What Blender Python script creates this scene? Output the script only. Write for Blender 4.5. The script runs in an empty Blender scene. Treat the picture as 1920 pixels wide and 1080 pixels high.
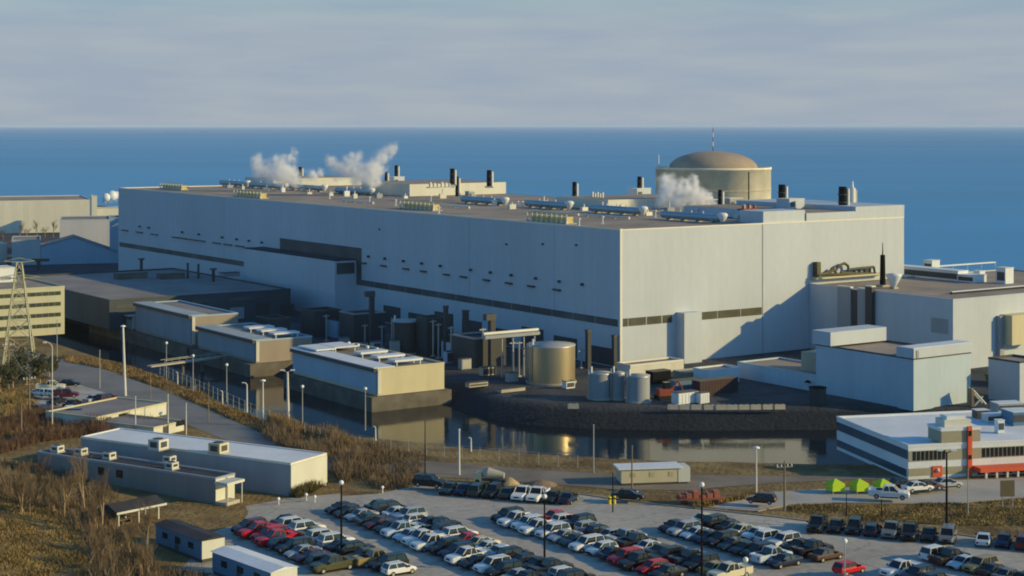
import bpy, bmesh, math, random
import numpy as np
from mathutils import Vector, Matrix, noise as mnoise
random.seed(7)
HAZE=.000032
R = math.radians
SC = bpy.context.scene
COL = SC.collection
# ------------------------------------------------------------------ survey: photo pixel -> ground point
F, H, HZ, CX = 3117.0, 57.0, 235.0, 960.0
def G(px, py, z=0.0):
    Y = F*(H-z)/(py-HZ)
    return Vector(((px-CX)*Y/F, Y, z))
def zat(P, py): return H-(py-HZ)*P.y/F
ROT = R(34.5)
def axes(rot=ROT):
    return Vector((math.cos(rot), math.sin(rot), 0)), Vector((-math.sin(rot), math.cos(rot), 0))
def run(P, d, px):                      # metres from P along d until the column px
    k = (px-CX)/F
    return (P.x-k*P.y)/(k*d.y-d.x)
V, U = axes()
C0 = G(1163, 690)
def loc(v, u, z=0.0): p = C0+V*v+U*u; p.z = z; return p
def toloc(p): d = p-C0; return d.dot(V), d.dot(U)

# ------------------------------------------------------------------ materials
MATS = {}
def mat(name, col, rough=.7, var=.12, scale=.25, bump=0, bscale=8, metal=0, spec=.4, stretch=(1,1,1), fine=.06, coat=0):
    if name in MATS: return MATS[name]
    m = bpy.data.materials.new(name); m.use_nodes = True
    nt = m.node_tree; N = nt.nodes; Lk = nt.links; b = N['Principled BSDF']
    b.inputs['Roughness'].default_value = rough; b.inputs['Metallic'].default_value = metal
    b.inputs['Specular IOR Level'].default_value = spec; b.inputs['Coat Weight'].default_value = coat
    tc = N.new('ShaderNodeTexCoord'); mp = N.new('ShaderNodeMapping'); mp.inputs['Scale'].default_value = stretch
    Lk.new(tc.outputs['Object'], mp.inputs['Vector'])
    n1 = N.new('ShaderNodeTexNoise'); n1.inputs['Scale'].default_value = scale; n1.inputs['Detail'].default_value = 5
    n2 = N.new('ShaderNodeTexNoise'); n2.inputs['Scale'].default_value = scale*14; n2.inputs['Detail'].default_value = 3
    Lk.new(mp.outputs[0], n1.inputs['Vector']); Lk.new(mp.outputs[0], n2.inputs['Vector'])
    def ramp(n, a):
        r = N.new('ShaderNodeMapRange'); r.inputs[1].default_value = .3; r.inputs[2].default_value = .7
        r.inputs[3].default_value = 1-a; r.inputs[4].default_value = 1+a; Lk.new(n.outputs['Fac'], r.inputs[0]); return r
    a, c = ramp(n1, var), ramp(n2, fine)
    mu = N.new('ShaderNodeMath'); mu.operation = 'MULTIPLY'; Lk.new(a.outputs[0], mu.inputs[0]); Lk.new(c.outputs[0], mu.inputs[1])
    vm = N.new('ShaderNodeVectorMath'); vm.operation = 'SCALE'; vm.inputs[0].default_value = col[:3]
    Lk.new(mu.outputs[0], vm.inputs['Scale']); Lk.new(vm.outputs[0], b.inputs['Base Color'])
    if bump:
        bp = N.new('ShaderNodeBump'); bp.inputs['Strength'].default_value = bump; bp.inputs['Distance'].default_value = .3
        n3 = N.new('ShaderNodeTexNoise'); n3.inputs['Scale'].default_value = bscale; n3.inputs['Detail'].default_value = 4
        Lk.new(mp.outputs[0], n3.inputs['Vector']); Lk.new(n3.outputs['Fac'], bp.inputs['Height']); Lk.new(bp.outputs[0], b.inputs['Normal'])
    MATS[name] = m; return m
def panels(name, col, period=4.0, depth=.05, var=.05, rough=.55):
    """wall cladding: sheets a few metres wide, each a hair lighter or darker, streaked downwards, thin joints"""
    if name in MATS: return MATS[name]
    m = mat(name, col, rough, var, .06, stretch=(1,1,.35), fine=.03)
    nt = m.node_tree; N = nt.nodes; Lk = nt.links; b = N['Principled BSDF']
    src = b.inputs['Base Color'].links[0].from_socket
    tc = N.new('ShaderNodeTexCoord'); sp = N.new('ShaderNodeSeparateXYZ'); Lk.new(tc.outputs['Object'], sp.inputs[0])
    ad = N.new('ShaderNodeMath'); ad.operation = 'ADD'; Lk.new(sp.outputs[0], ad.inputs[0]); Lk.new(sp.outputs[1], ad.inputs[1])
    dv = N.new('ShaderNodeMath'); dv.operation = 'DIVIDE'; dv.inputs[1].default_value = period; Lk.new(ad.outputs[0], dv.inputs[0])
    fl = N.new('ShaderNodeMath'); fl.operation = 'FLOOR'; Lk.new(dv.outputs[0], fl.inputs[0])
    wn = N.new('ShaderNodeTexWhiteNoise'); wn.noise_dimensions = '1D'; Lk.new(fl.outputs[0], wn.inputs['W'])
    mr = N.new('ShaderNodeMapRange'); mr.inputs[3].default_value = 1-depth; mr.inputs[4].default_value = 1+depth; Lk.new(wn.outputs['Value'], mr.inputs[0])
    st = N.new('ShaderNodeTexNoise'); st.inputs['Scale'].default_value = 1.0; st.inputs['Detail'].default_value = 3
    mp = N.new('ShaderNodeMapping'); mp.inputs['Scale'].default_value = (.5,.5,.03); Lk.new(tc.outputs['Object'], mp.inputs[0]); Lk.new(mp.outputs[0], st.inputs['Vector'])
    m2 = N.new('ShaderNodeMapRange'); m2.inputs[1].default_value=.3; m2.inputs[2].default_value=.7; m2.inputs[3].default_value = .97; m2.inputs[4].default_value = 1.02; Lk.new(st.outputs['Fac'], m2.inputs[0])
    mm = N.new('ShaderNodeMath'); mm.operation = 'MULTIPLY'; Lk.new(mr.outputs[0], mm.inputs[0]); Lk.new(m2.outputs[0], mm.inputs[1])
    vm = N.new('ShaderNodeVectorMath'); vm.operation = 'SCALE'; Lk.new(src, vm.inputs[0]); Lk.new(mm.outputs[0], vm.inputs['Scale'])
    Lk.new(vm.outputs[0], b.inputs['Base Color'])
    return m
M_CLAD = panels('pale_cladding',(.475,.535,.60), 9.0, .012)
M_CLADB = panels('blue_cladding',(.32,.47,.60), 4.0, .03)
M_CREAM = panels('cream_cladding',(.60,.61,.54), 3.0, .04)
M_TAN = panels('tan_cladding',(.56,.51,.33), 3.0, .03)
M_GREY = panels('grey_cladding',(.30,.33,.36), 3.0, .05)
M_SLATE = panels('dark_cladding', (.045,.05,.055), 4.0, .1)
M_DGREY = mat('dark_grey_metal', (.06,.065,.07), .5, .2)
M_BLACK = mat('black_steel',(.010,.010,.012), .85, .2, spec=.1)
M_WHITE = mat('white_paint',(.68,.73,.76), .5, .06)
M_CONC = mat('concrete',(.42,.39,.31), .85, .14, .3, .1)
M_DRUM = mat('pale_drum_concrete',(.80,.745,.58),.9,.16,.14)
M_CONCD = mat('wet_concrete', (.13,.12,.10), .85, .3, .3, .2)
M_ROOF = mat('gravel_roof',(.30,.25,.21), .95, .22, .08, .2, 2)
M_ROOFW = mat('white_membrane_roof', (.66,.70,.76), .7, .08, .15)
M_ROOFD = mat('dark_roof', (.035,.035,.045), .9, .3)
M_ROOFG = mat('grey_roof', (.22,.21,.21), .9, .2, .1)
M_WIN = mat('dark_window_glass', (.012,.016,.02), .12, .3, .6, spec=.6)
M_BAND = mat('dark_louvre_band',(.07,.08,.085), .6, .45, .08)
M_COPE = mat('pale_metal_trim', (.72,.70,.62), .5, .05)
M_TUBE = mat('blue_grey_steel', (.28,.38,.44), .4, .08, .3, metal=.2)
M_STEEL = mat('galvanised_steel', (.42,.43,.42), .45, .1, metal=.4)
M_POLE = mat('pale_pole', (.62,.62,.58), .5, .05)
M_WOOD = mat('weathered_timber', (.22,.18,.13), .9, .2)
M_RAIL = mat('yellow_rail', (.62,.50,.20), .6, .1)
M_RUST = mat('rust_red_paint', (.30,.09,.05), .8, .25)
M_ORANGE = mat('orange_red_panel', (.68,.10,.035), .55, .06)
M_LIME = mat('lime_canvas', (.42,.62,.02), .7, .08)
M_YEL = mat('yellow_paint', (.75,.58,.03), .6, .06)
M_RED = mat('red_paint', (.45,.02,.02), .5, .1)
M_BLUEP = mat('blue_paint', (.08,.19,.30), .55, .1)
M_TYRE = mat('rubber', (.012,.012,.012), .85, .1)
M_ASPH = mat('asphalt',(.40,.375,.335), .85, .18, .06, .08, 3, fine=.12)
def wear(m,dark=.72):
    nt=m.node_tree; N=nt.nodes; L=nt.links; b=N['Principled BSDF']; src=b.inputs['Base Color'].links[0].from_socket
    tc=N.new('ShaderNodeTexCoord'); v=N.new('ShaderNodeTexVoronoi'); v.feature='DISTANCE_TO_EDGE'; v.inputs['Scale'].default_value=.11
    nz=N.new('ShaderNodeTexNoise'); nz.inputs['Scale'].default_value=.35; nz.inputs['Detail'].default_value=4; L.new(tc.outputs['Object'],nz.inputs['Vector'])
    ad=N.new('ShaderNodeVectorMath'); ad.operation='MULTIPLY_ADD'; ad.inputs[1].default_value=(5,5,0); L.new(nz.outputs['Color'],ad.inputs[0]); L.new(tc.outputs['Object'],ad.inputs[2]); L.new(ad.outputs[0],v.inputs['Vector'])
    mr=N.new('ShaderNodeMapRange'); mr.inputs[1].default_value=.0; mr.inputs[2].default_value=.025; mr.inputs[3].default_value=dark; mr.inputs[4].default_value=1; L.new(v.outputs['Distance'],mr.inputs[0])
    s=N.new('ShaderNodeTexNoise'); s.inputs['Scale'].default_value=.55; s.inputs['Detail'].default_value=2; L.new(tc.outputs['Object'],s.inputs['Vector'])
    m2=N.new('ShaderNodeMapRange'); m2.inputs[1].default_value=.62; m2.inputs[2].default_value=.74; m2.inputs[3].default_value=1; m2.inputs[4].default_value=.78; L.new(s.outputs['Fac'],m2.inputs[0])
    mu=N.new('ShaderNodeMath'); mu.operation='MULTIPLY'; L.new(mr.outputs[0],mu.inputs[0]); L.new(m2.outputs[0],mu.inputs[1])
    vm=N.new('ShaderNodeVectorMath'); vm.operation='SCALE'; L.new(src,vm.inputs[0]); L.new(mu.outputs[0],vm.inputs['Scale']); L.new(vm.outputs[0],b.inputs['Base Color'])
wear(M_ASPH)
M_ROAD = mat('road_asphalt',(.19,.19,.19), .85, .2, .08, .05, 3)
M_PAVE = mat('pale_pavement',(.40,.38,.35), .85, .15, .1)
M_KERB = mat('kerb_stone', (.34,.32,.28), .85, .1)
M_LINE = mat('road_paint', (.55,.53,.46), .7, .2, .8)
M_STRAW = mat('dry_grass',(.27,.195,.075), .95, .45, .2)
M_BRUSH = mat('bare_twigs',(.185,.135,.08), .95, .4, .12)
M_BARK = mat('tan_bark',(.36,.27,.16), .95, .25, .3)
M_LEAF = mat('dark_leaves', (.045,.05,.022), .9, .45, .5)
M_LAMP = mat('white_globe', (.85,.84,.80), .35, .02)
M_LIGHT = mat('headlight_glass', (.75,.75,.72), .15, .05)
M_TAIL = mat('tail_lens', (.35,.01,.01), .25, .05)

# ------------------------------------------------------------------ mesh builder
class MB:
    def __init__(s): s.v=[]; s.f=[]; s.sm=[]
    def add(s, vs, fs, smooth=False):
        o=len(s.v); s.v+= [tuple(p) for p in vs]; s.f+=[tuple(i+o for i in f) for f in fs]; s.sm+=[smooth]*len(fs)
        return s
    def box(s, x0,x1,y0,y1,z0,z1, M=None, skip=()):
        vs=[(x0,y0,z0),(x1,y0,z0),(x1,y1,z0),(x0,y1,z0),(x0,y0,z1),(x1,y0,z1),(x1,y1,z1),(x0,y1,z1)]
        if M is not None: vs=[M@Vector(p) for p in vs]
        fs=[(3,2,1,0),(4,5,6,7),(0,1,5,4),(1,2,6,5),(2,3,7,6),(3,0,4,7)]
        return s.add(vs,[f for i,f in enumerate(fs) if i not in skip])
    def tube(s, p0,p1,r0,r1=None,n=8,cap=True,smooth=True):
        r1=r0 if r1 is None else r1; p0=Vector(p0); p1=Vector(p1); d=(p1-p0).normalized()
        a=d.orthogonal().normalized(); b=d.cross(a); vs=[]
        for p,r in ((p0,r0),(p1,r1)):
            for i in range(n):
                t=2*math.pi*i/n; vs.append(p+a*(r*math.cos(t))+b*(r*math.sin(t)))
        s.add(vs,[(i,(i+1)%n,n+(i+1)%n,n+i) for i in range(n)],smooth)
        if cap: s.add(vs,[tuple(range(n))[::-1],tuple(range(n,2*n))])
        return s
    def lathe(s, prof, n=32, c=(0,0,0), smooth=True):
        vs=[]; m=len(prof)
        for r,z in prof:
            for i in range(n):
                t=2*math.pi*i/n; vs.append((c[0]+r*math.cos(t),c[1]+r*math.sin(t),c[2]+z))
        fs=[(k*n+i,k*n+(i+1)%n,(k+1)*n+(i+1)%n,(k+1)*n+i) for k in range(m-1) for i in range(n)]
        return s.add(vs,fs,smooth)
    def ball(s,c,r,n=10,sz=1.0):
        return s.lathe([(max(1e-3,r*math.sin(math.pi*k/n)),-r*sz*math.cos(math.pi*k/n)) for k in range(n+1)],n+2,c)
    def prism(s, pts, z0, z1):
        n=len(pts); vs=[(p[0],p[1],z0) for p in pts]+[(p[0],p[1],z1) for p in pts]
        return s.add(vs,[tuple(range(n))[::-1],tuple(range(n,2*n))]+[(i,(i+1)%n,n+(i+1)%n,n+i) for i in range(n)])
    def path(s, pts, r, n=6):
        for a,b in zip(pts[:-1],pts[1:]): s.tube(a,b,r,r,n)
        return s
    def build(s, name, m, parent=None, kind=None):
        me=bpy.data.meshes.new(name); me.from_pydata(s.v,[],s.f); me.materials.append(m)
        me.polygons.foreach_set('use_smooth', s.sm); me.update()
        o=bpy.data.objects.new(name,me); COL.objects.link(o)
        if parent is not None: o.parent=parent
        if kind: o['kind']=kind
        return o
def tag(o,label,cat,group=None):
    o['label']=label; o['category']=cat
    if group: o['group']=group
    return o
def thing(name,label,cat,p=(0,0,0),rot=0.0,group=None):
    o=bpy.data.objects.new(name,None); o.empty_display_size=.5; COL.objects.link(o); o.location=p; o.rotation_euler=(0,0,rot)
    return tag(o,label,cat,group)
def dup(root,p,rot=0.0,label=None,scale=None):
    r=root.copy(); COL.objects.link(r); r.location=p; r.rotation_euler=(0,0,rot)
    if label: r['label']=label
    if scale: r.scale=(scale,)*3
    for ch in root.children:
        c=ch.copy(); COL.objects.link(c); c.parent=r
        for g in ch.children:
            d=g.copy(); COL.objects.link(d); d.parent=c
    return r
def sheet(name,pts,z,m,kind='structure'):
    bm=bmesh.new(); f=bm.faces.new([bm.verts.new((p.x,p.y,z)) for p in pts]); bm.normal_update()
    if f.normal.z<0: f.normal_flip()
    bmesh.ops.triangulate(bm,faces=bm.faces[:])
    me=bpy.data.meshes.new(name); bm.to_mesh(me); bm.free(); me.materials.append(m)
    o=bpy.data.objects.new(name,me); COL.objects.link(o); o['kind']=kind; return o
def bld(P,sv,su,h,name,label,cat,rot=ROT,wall=None,roof=None,z0=-.3,par=.45,cope=None,group=None,copet=.35):
    """flat-roofed building: near corner at P, sv metres along the right-hand face, su metres along the left-hand one"""
    r=thing(name,label,cat,(P.x,P.y,P.z),rot,group)
    w=MB(); w.box(0,sv,0,su,z0,h-.02,skip=(1,)); w.build('wall',wall or M_CLAD,r)
    MB().box(.28,sv-.28,.28,su-.28,h-par-.3,h-par).build('roof',roof or M_ROOF,r)
    p=MB(); o=.06; t=.3
    for a in ((-o,sv+o,-o,t),(-o,sv+o,su-t,su+o),(-o,t,t,su-t),(sv-t,sv+o,t,su-t)): p.box(a[0],a[1],a[2],a[3],h-copet,h)
    p.build('parapet',cope or wall or M_CLAD,r)
    return r
def pane(root,x0,x1,y0,y1,z0,z1,m=None,name='window',fr=None):
    f=MB().box(x0,x1,y0,y1,z0,z1).build(name,m or M_WIN,root); return f

# ------------------------------------------------------------------ ground, channel, lake
WL=-3.4
near=[(-400,560),(-60,625),(60,640),(125,655),(200,680),(300,712),(400,752),(500,793),(600,822),(700,838),(850,855),(1000,870),(1200,882),(1400,888),(1600,890),(1800,890)]
far=[(1800,806),(1560,806),(1450,806),(1300,808),(1100,804),(980,796),(900,783),(850,766),(836,750),(700,757),(560,716),(400,672),(215,632),(120,600),(-60,570),(-400,520)]
CH=[G(x,y,WL) for x,y in near+far]
chx=np.array([p.x for p in CH]); chy=np.array([p.y for p in CH])
def inside(X,Y):
    r=np.zeros(X.shape,bool); n=len(chx); j=n-1
    for i in range(n):
        c=((chy[i]>Y)!=(chy[j]>Y))&(X<(chx[j]-chx[i])*(Y-chy[i])/(chy[j]-chy[i]+1e-12)+chx[i]); r^=c; j=i
    return r
def dist(X,Y):
    d=np.full(X.shape,1e9); n=len(chx)
    for i in range(n):
        j=(i+1)%n; ax,ay,bx,by=chx[i],chy[i],chx[j],chy[j]; L=(bx-ax)**2+(by-ay)**2+1e-9
        t=np.clip(((X-ax)*(bx-ax)+(Y-ay)*(by-ay))/L,0,1); d=np.minimum(d,np.hypot(X-ax-t*(bx-ax),Y-ay-t*(by-ay)))
    return d
def coast(u): return np.interp(u,[-3000,-300,0,400,700,1000,1500,2500],[215,215,235,240,200,172,150,60])
def height(X,Y):
    ins=inside(X,Y); d=dist(X,Y)*np.where(ins,-1,1)
    w=7.0; s=np.clip(d/w,-1,1); h=np.where(s>0,WL+(0-WL)*np.clip(s,0,1)**.8,WL+s*4)
    h=np.where(d>w,0,h)
    dx=X-C0.x; dy=Y-C0.y; vv=dx*V.x+dy*V.y; uu=dx*U.x+dy*U.y
    c=coast(uu); k=np.clip((vv-c)/18,0,1); h=h-8*k
    # grassy rise at the lower left
    hill=4.0*np.exp(-(((X+92)/26)**2+((Y-225)/45)**2))
    return h+np.where(d>w,hill,0)
xs=np.concatenate([np.linspace(-2600,-320,40),np.arange(-300,200,2.2),np.linspace(220,1200,24)])
ys=np.concatenate([np.linspace(-60,140,8),np.arange(150,640,2.2),np.arange(640,1500,12),np.linspace(1520,2400,12)])
X,Y=np.meshgrid(xs,ys); Z=height(X,Y)
nz=np.array([mnoise.noise((x*.08,y*.08,0))*.12 for x,y in zip(X.ravel(),Y.ravel())]).reshape(X.shape)
nx=len(xs); ny=len(ys)
me=bpy.data.meshes.new('ground')
idx=np.arange(nx*ny).reshape(ny,nx)
quads=np.stack([idx[:-1,:-1],idx[:-1,1:],idx[1:,1:],idx[1:,:-1]],-1).reshape(-1,4)
me.from_pydata(np.stack([X,Y,Z-.06+nz*(np.abs(Z)>.05)],-1).reshape(-1,3).tolist(),[],quads.tolist())
# grass on the near side of the channel, plant yard beyond
def midline(x):
    return np.interp(x,[-3000]+[p.x for p in [G(a,b) for a,b in [(-300,560),(60,615),(215,655),(400,715),(600,770),(760,800),(1000,835),(1560,845)]]]+[90,3000],
        [900]+[p.y for p in [G(a,b) for a,b in [(-300,560),(60,615),(215,655),(400,715),(600,770),(760,800),(1000,835),(1560,845)]]]+[300,300])
cx=(X[:-1,:-1]+X[1:,1:])/2; cy=(Y[:-1,:-1]+Y[1:,1:])/2
mi=(cy>midline(cx)).astype(np.int32).ravel()
def ground_mat(name,c1,c2,rock,sc):
    m=bpy.data.materials.new(name); m.use_nodes=True; nt=m.node_tree; N=nt.nodes; L=nt.links; b=N['Principled BSDF']; b.inputs['Roughness'].default_value=.95; b.inputs['Specular IOR Level'].default_value=.15
    tc=N.new('ShaderNodeTexCoord'); n=N.new('ShaderNodeTexNoise'); n.inputs['Scale'].default_value=sc; n.inputs['Detail'].default_value=8; n.inputs['Roughness'].default_value=.65
    L.new(tc.outputs['Object'],n.inputs['Vector'])
    cr=N.new('ShaderNodeValToRGB'); cr.color_ramp.elements[0].position=.36; cr.color_ramp.elements[1].position=.66
    cr.color_ramp.elements[0].color=(*c1,1); cr.color_ramp.elements[1].color=(*c2,1); L.new(n.outputs['Fac'],cr.inputs[0])
    g=N.new('ShaderNodeNewGeometry'); sp=N.new('ShaderNodeSeparateXYZ'); L.new(g.outputs['Normal'],sp.inputs[0])
    mr=N.new('ShaderNodeMapRange'); mr.inputs[1].default_value=.99; mr.inputs[2].default_value=.93; L.new(sp.outputs[2],mr.inputs[0])
    vo=N.new('ShaderNodeTexVoronoi'); vo.inputs['Scale'].default_value=1.6; L.new(tc.outputs['Object'],vo.inputs['Vector'])
    rk=N.new('ShaderNodeValToRGB'); rk.color_ramp.elements[0].color=(*[c*1.35 for c in rock],1); rk.color_ramp.elements[1].color=(*[c*.75 for c in rock],1); L.new(vo.outputs['Distance'],rk.inputs[0])
    mx=N.new('ShaderNodeMix'); mx.data_type='RGBA'; L.new(mr.outputs[0],mx.inputs[0]); L.new(cr.outputs[0],mx.inputs[6]); L.new(rk.outputs[0],mx.inputs[7]); L.new(mx.outputs[2],b.inputs['Base Color'])
    bp=N.new('ShaderNodeBump'); bp.inputs['Strength'].default_value=.7; bp.inputs['Distance'].default_value=.5; n2=N.new('ShaderNodeTexNoise'); n2.inputs['Scale'].default_value=1.1; n2.inputs['Detail'].default_value=6
    L.new(tc.outputs['Object'],n2.inputs['Vector']); L.new(n2.outputs['Fac'],bp.inputs['Height']); L.new(bp.outputs[0],b.inputs['Normal'])
    return m
me.materials.append(ground_mat('dry_grass_ground',(.13,.085,.04),(.31,.225,.095),(.10,.075,.045),.11))
me.materials.append(ground_mat('plant_yard_gravel',(.045,.05,.056),(.10,.105,.112),(.023,.028,.034),.09))
me.polygons.foreach_set('material_index',mi); me.polygons.foreach_set('use_smooth',[True]*len(quads)); me.update()
ground=bpy.data.objects.new('ground',me); COL.objects.link(ground); ground['kind']='structure'

def water_mat(name,base,rough,bump,scale,stretch,fine=None,spec=.5):
    m=bpy.data.materials.new(name); m.use_nodes=True; nt=m.node_tree; N=nt.nodes; L=nt.links; b=N['Principled BSDF']
    b.inputs['Roughness'].default_value=rough; b.inputs['Specular IOR Level'].default_value=spec; b.inputs['IOR'].default_value=1.33
    tc=N.new('ShaderNodeTexCoord'); mp=N.new('ShaderNodeMapping'); mp.inputs['Scale'].default_value=stretch; L.new(tc.outputs['Object'],mp.inputs[0])
    n=N.new('ShaderNodeTexNoise'); n.inputs['Scale'].default_value=scale; n.inputs['Detail'].default_value=6; L.new(mp.outputs[0],n.inputs['Vector'])
    bp=N.new('ShaderNodeBump'); bp.inputs['Strength'].default_value=bump; bp.inputs['Distance'].default_value=.2; L.new(n.outputs['Fac'],bp.inputs['Height']); L.new(bp.outputs[0],b.inputs['Normal'])
    mp2=N.new('ShaderNodeMapping'); mp2.inputs['Scale'].default_value=(.0008,.0030,1); L.new(tc.outputs['Object'],mp2.inputs[0])
    n2=N.new('ShaderNodeTexNoise'); n2.inputs['Scale'].default_value=1; n2.inputs['Detail'].default_value=5; L.new(mp2.outputs[0],n2.inputs['Vector'])
    cr=N.new('ShaderNodeValToRGB'); cr.color_ramp.elements[0].position=.35; cr.color_ramp.elements[1].position=.7
    cr.color_ramp.elements[0].color=(*[c*.86 for c in base],1); cr.color_ramp.elements[1].color=(*[c*1.22 for c in base],1)
    L.new(n2.outputs['Fac'],cr.inputs[0]); L.new(cr.outputs[0],b.inputs['Base Color'])
    return m
M_LAKE=water_mat('lake_water',(.045,.245,.50),.35,.35,.25,(.4,1,1),spec=.28)
M_POND=water_mat('forebay_water',(.006,.014,.022),.06,.10,.6,(1,1,1),spec=.36)
def at(v,u): p=loc(v,u); return p
lk=[at(140,9000),at(140,1600),at(140,-3000),at(1500,-25000),at(60000,-60000),at(60000,60000),at(1500,40000)]
sheet('lake',lk,WL,M_LAKE)
sheet('forebay_water',[G(x,y+ (6 if i<len(near) else -6),WL) for i,(x,y) in enumerate(near+far)],WL+.004,M_POND)
# ------------------------------------------------------------------ roads and lots
lot=[(420,958),(480,948),(560,940),(640,930),(705,926),(760,915),(800,908),(850,903),(960,915),(1090,928),(1150,937),(1240,948),(1340,958),(1440,969),(1530,980),(1660,992),(1800,1004),(1920,1022),(2060,1048),(2200,1240),(200,1240),(330,1075),(395,1010),(330,960)]
sheet('parking_lot',[G(x,y) for x,y in lot],.0,M_ASPH)
sheet('drive',[G(x,y) for x,y in [(330,958),(425,957),(455,950),(540,934),(640,925),(640,931),(480,947.5),(300,975),(150,945),(140,930),(300,944)]],-.004,M_PAVE)
rd=[(70,668),(140,684),(200,705),(300,743),(400,782),(500,822),(560,850),(640,872),(740,880),(850,884),(850,866),(760,856),(690,845),(600,836),(500,796),(400,757),(300,722),(200,687),(140,671),(80,660)]
sheet('service_road',[G(x,y) for x,y in [(20,690),(140,720),(200,742),(300,779),(345,794),(400,816),(480,846),(560,872),(640,887),(640,868),(560,840),(480,808),(400,772),(300,730),(200,694),(140,678),(40,655)]],-.002,M_ROAD)
sheet('shore_road',[G(x,y) for x,y in [(640,885),(740,893),(850,896),(1000,905),(1160,918),(1300,920),(1330,915),(1450,906),(1600,899),(1720,898),(1720,893),(1450,892),(1200,890),(1000,880),(850,868),(740,860),(640,868)]],.001,mat('gravel_road',(.20,.17,.14),.9,.3,.12))
sheet('office_forecourt',[G(x,y) for x,y in [(1330,952),(1380,934),(1450,922),(1560,916),(1700,905),(1960,893),(2100,890),(2100,920),(1920,932),(1800,942),(1700,944),(1560,942),(1480,946),(1420,958)]],.003,M_PAVE)
def kerb(name,pts,w=.3,h=.14,m=None):
    k=MB()
    for a,b in zip(pts[:-1],pts[1:]):
        d=(b-a).normalized(); n=Vector((-d.y,d.x,0))*w/2
        k.add([a+n,a-n,b-n,b+n]+[p+Vector((0,0,h)) for p in (a+n,a-n,b-n,b+n)],[(4,5,6,7),(0,1,5,4),(1,2,6,5),(2,3,7,6),(3,0,4,7)])
    return k.build(name,m or M_KERB,None,'structure')
kerb('kerb',[G(x,y-1) for x,y in [(1090,928),(1150,937),(1240,948),(1340,958),(1440,969),(1530,980),(1660,992),(1800,1004),(1920,1022)]])
kerb('kerb',[G(x,y+1) for x,y in [(1420,958),(1480,946),(1560,942),(1700,944),(1800,942),(1920,932)]])
# faint worn stall lines
# ------------------------------------------------------------------ the long station building
UL=run(C0,U,222); VA=run(C0,V,1430); VB=run(C0,V,1512); VC=run(C0,V,1695)
ZR=zat(C0,430); ZB1=zat(C0,600); ZB0=zat(C0,613.5)
st=thing('station_building','huge pale clad power station hall, its long side in blue shade and end wall sunlit','power station',(C0.x,C0.y,0),ROT)
MB().box(0,VC,0,UL,-.5,ZR-.35,skip=(1,)).build('wall',M_CLAD,st)
MB().box(.35,VC-.35,.35,UL-.35,ZR-.9,ZR-.45).build('roof',M_ROOF,st)
p=MB(); o=.06
p.box(-o,VC,-o,.35,ZR-.35,ZR); p.box(-o,.35,.35,UL,ZR-.35,ZR); p.box(.35,VC,UL-.35,UL+o,ZR-.35,ZR); p.build('parapet',M_COPE,st)
p=MB()
for k in range(46):                                   # low curbs and hatches: the roof is not one bare sheet
    pass
# reactor blocks raised above the back of the hall
zc=zat(loc(VB,0),400)
for i,(u0,u1,z1) in enumerate(((0,48,zc),)+tuple((run(loc(56,0),U,px),run(loc(56,0),U,px)+w,ZR+dz) for px,w,dz in ((1140,26,2.6),(768,34,3.9),(512,26,3.0)))):
    v0=VB if i==0 else 56
    MB().box(v0,VC+.03,u0-.04,u1,ZR-.3,z1).build('reactor_block',M_CLAD if i==0 else M_CREAM,st)
    MB().box(v0+.3,VC-.3,u0+.3,u1-.3,z1,z1+.06).build('block_roof',M_ROOF,st)
MB().box(run(C0,V,1604),VC+.05,-.07,46,zc-.1,zat(loc(VC,0),384)).build('upper_parapet',M_CLAD,st)
MB().box(VA+.5,VB-.2,.3,9,ZR-.3,zat(loc(VA,0),397)).build('lift_head',M_CLAD,st)
MB().box(VA-.12,VA+.12,-.1,.1,0,ZR-.4).build('wall_joint',M_GREY,st)
for px in (880,420,1040): MB().box(-.05,.04,run(C0,U,px)-.12,run(C0,U,px)+.12,ZB1+.2,ZR-.4).build('wall_joint',M_CLADB,st)
MB().box(-.13,.5,-.13,.02,0,ZR+.15).build('corner_trim',M_COPE,st)
# dark strip windows and louvres
uA=run(C0,U,668); uA2=run(C0,U,495); uW=run(C0,U,490)
def longface(name,u0,u1,z0,z1,m,d=.06): return MB().box(-d,.05,u0,u1,z0,z1).build(name,m,st)
for a,b in ((.8,uA-2),):
    n=14
    for k in range(n):
        q0=a+(b-a)*k/n; q1=a+(b-a)*(k+1)/n; longface('strip_window',q0+.1,q1-.12,ZB0,ZB1,M_BAND)
for k in range(14):
    a,b=uW+.5,UL-1; longface('strip_window',a+(b-a)*k/14+.1,a+(b-a)*(k+1)/14-.12,ZB0,ZB1,M_BAND)
Pa=loc(0,uA); zL=zat(Pa,464)
uL0=run(C0,U,525)
ann=7.2; Pc=loc(-ann,uA); zA=zat(Pc,488)
longface('louvre_panel',uA-.2,uL0,zA-1,zL,M_BAND,.09)
longface('louvre_panel',uA-3.2,uA-.25,ZB0,zL,M_BAND,.09)
# annex on the long side
MB().box(-ann,0,uA,uA2,-.5,zA-.3,skip=(1,)).build('annex',M_CLAD,st)
MB().box(-ann-.05,-.1,uA-.05,uA2+.05,zA-.3,zA).build('annex_roof',M_ROOFD,st)
MB().box(-ann+.6,-.6,uA-.09,uA+.02,zA-4.2,zA-.9).build('annex_window',M_BAND,st)
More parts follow.
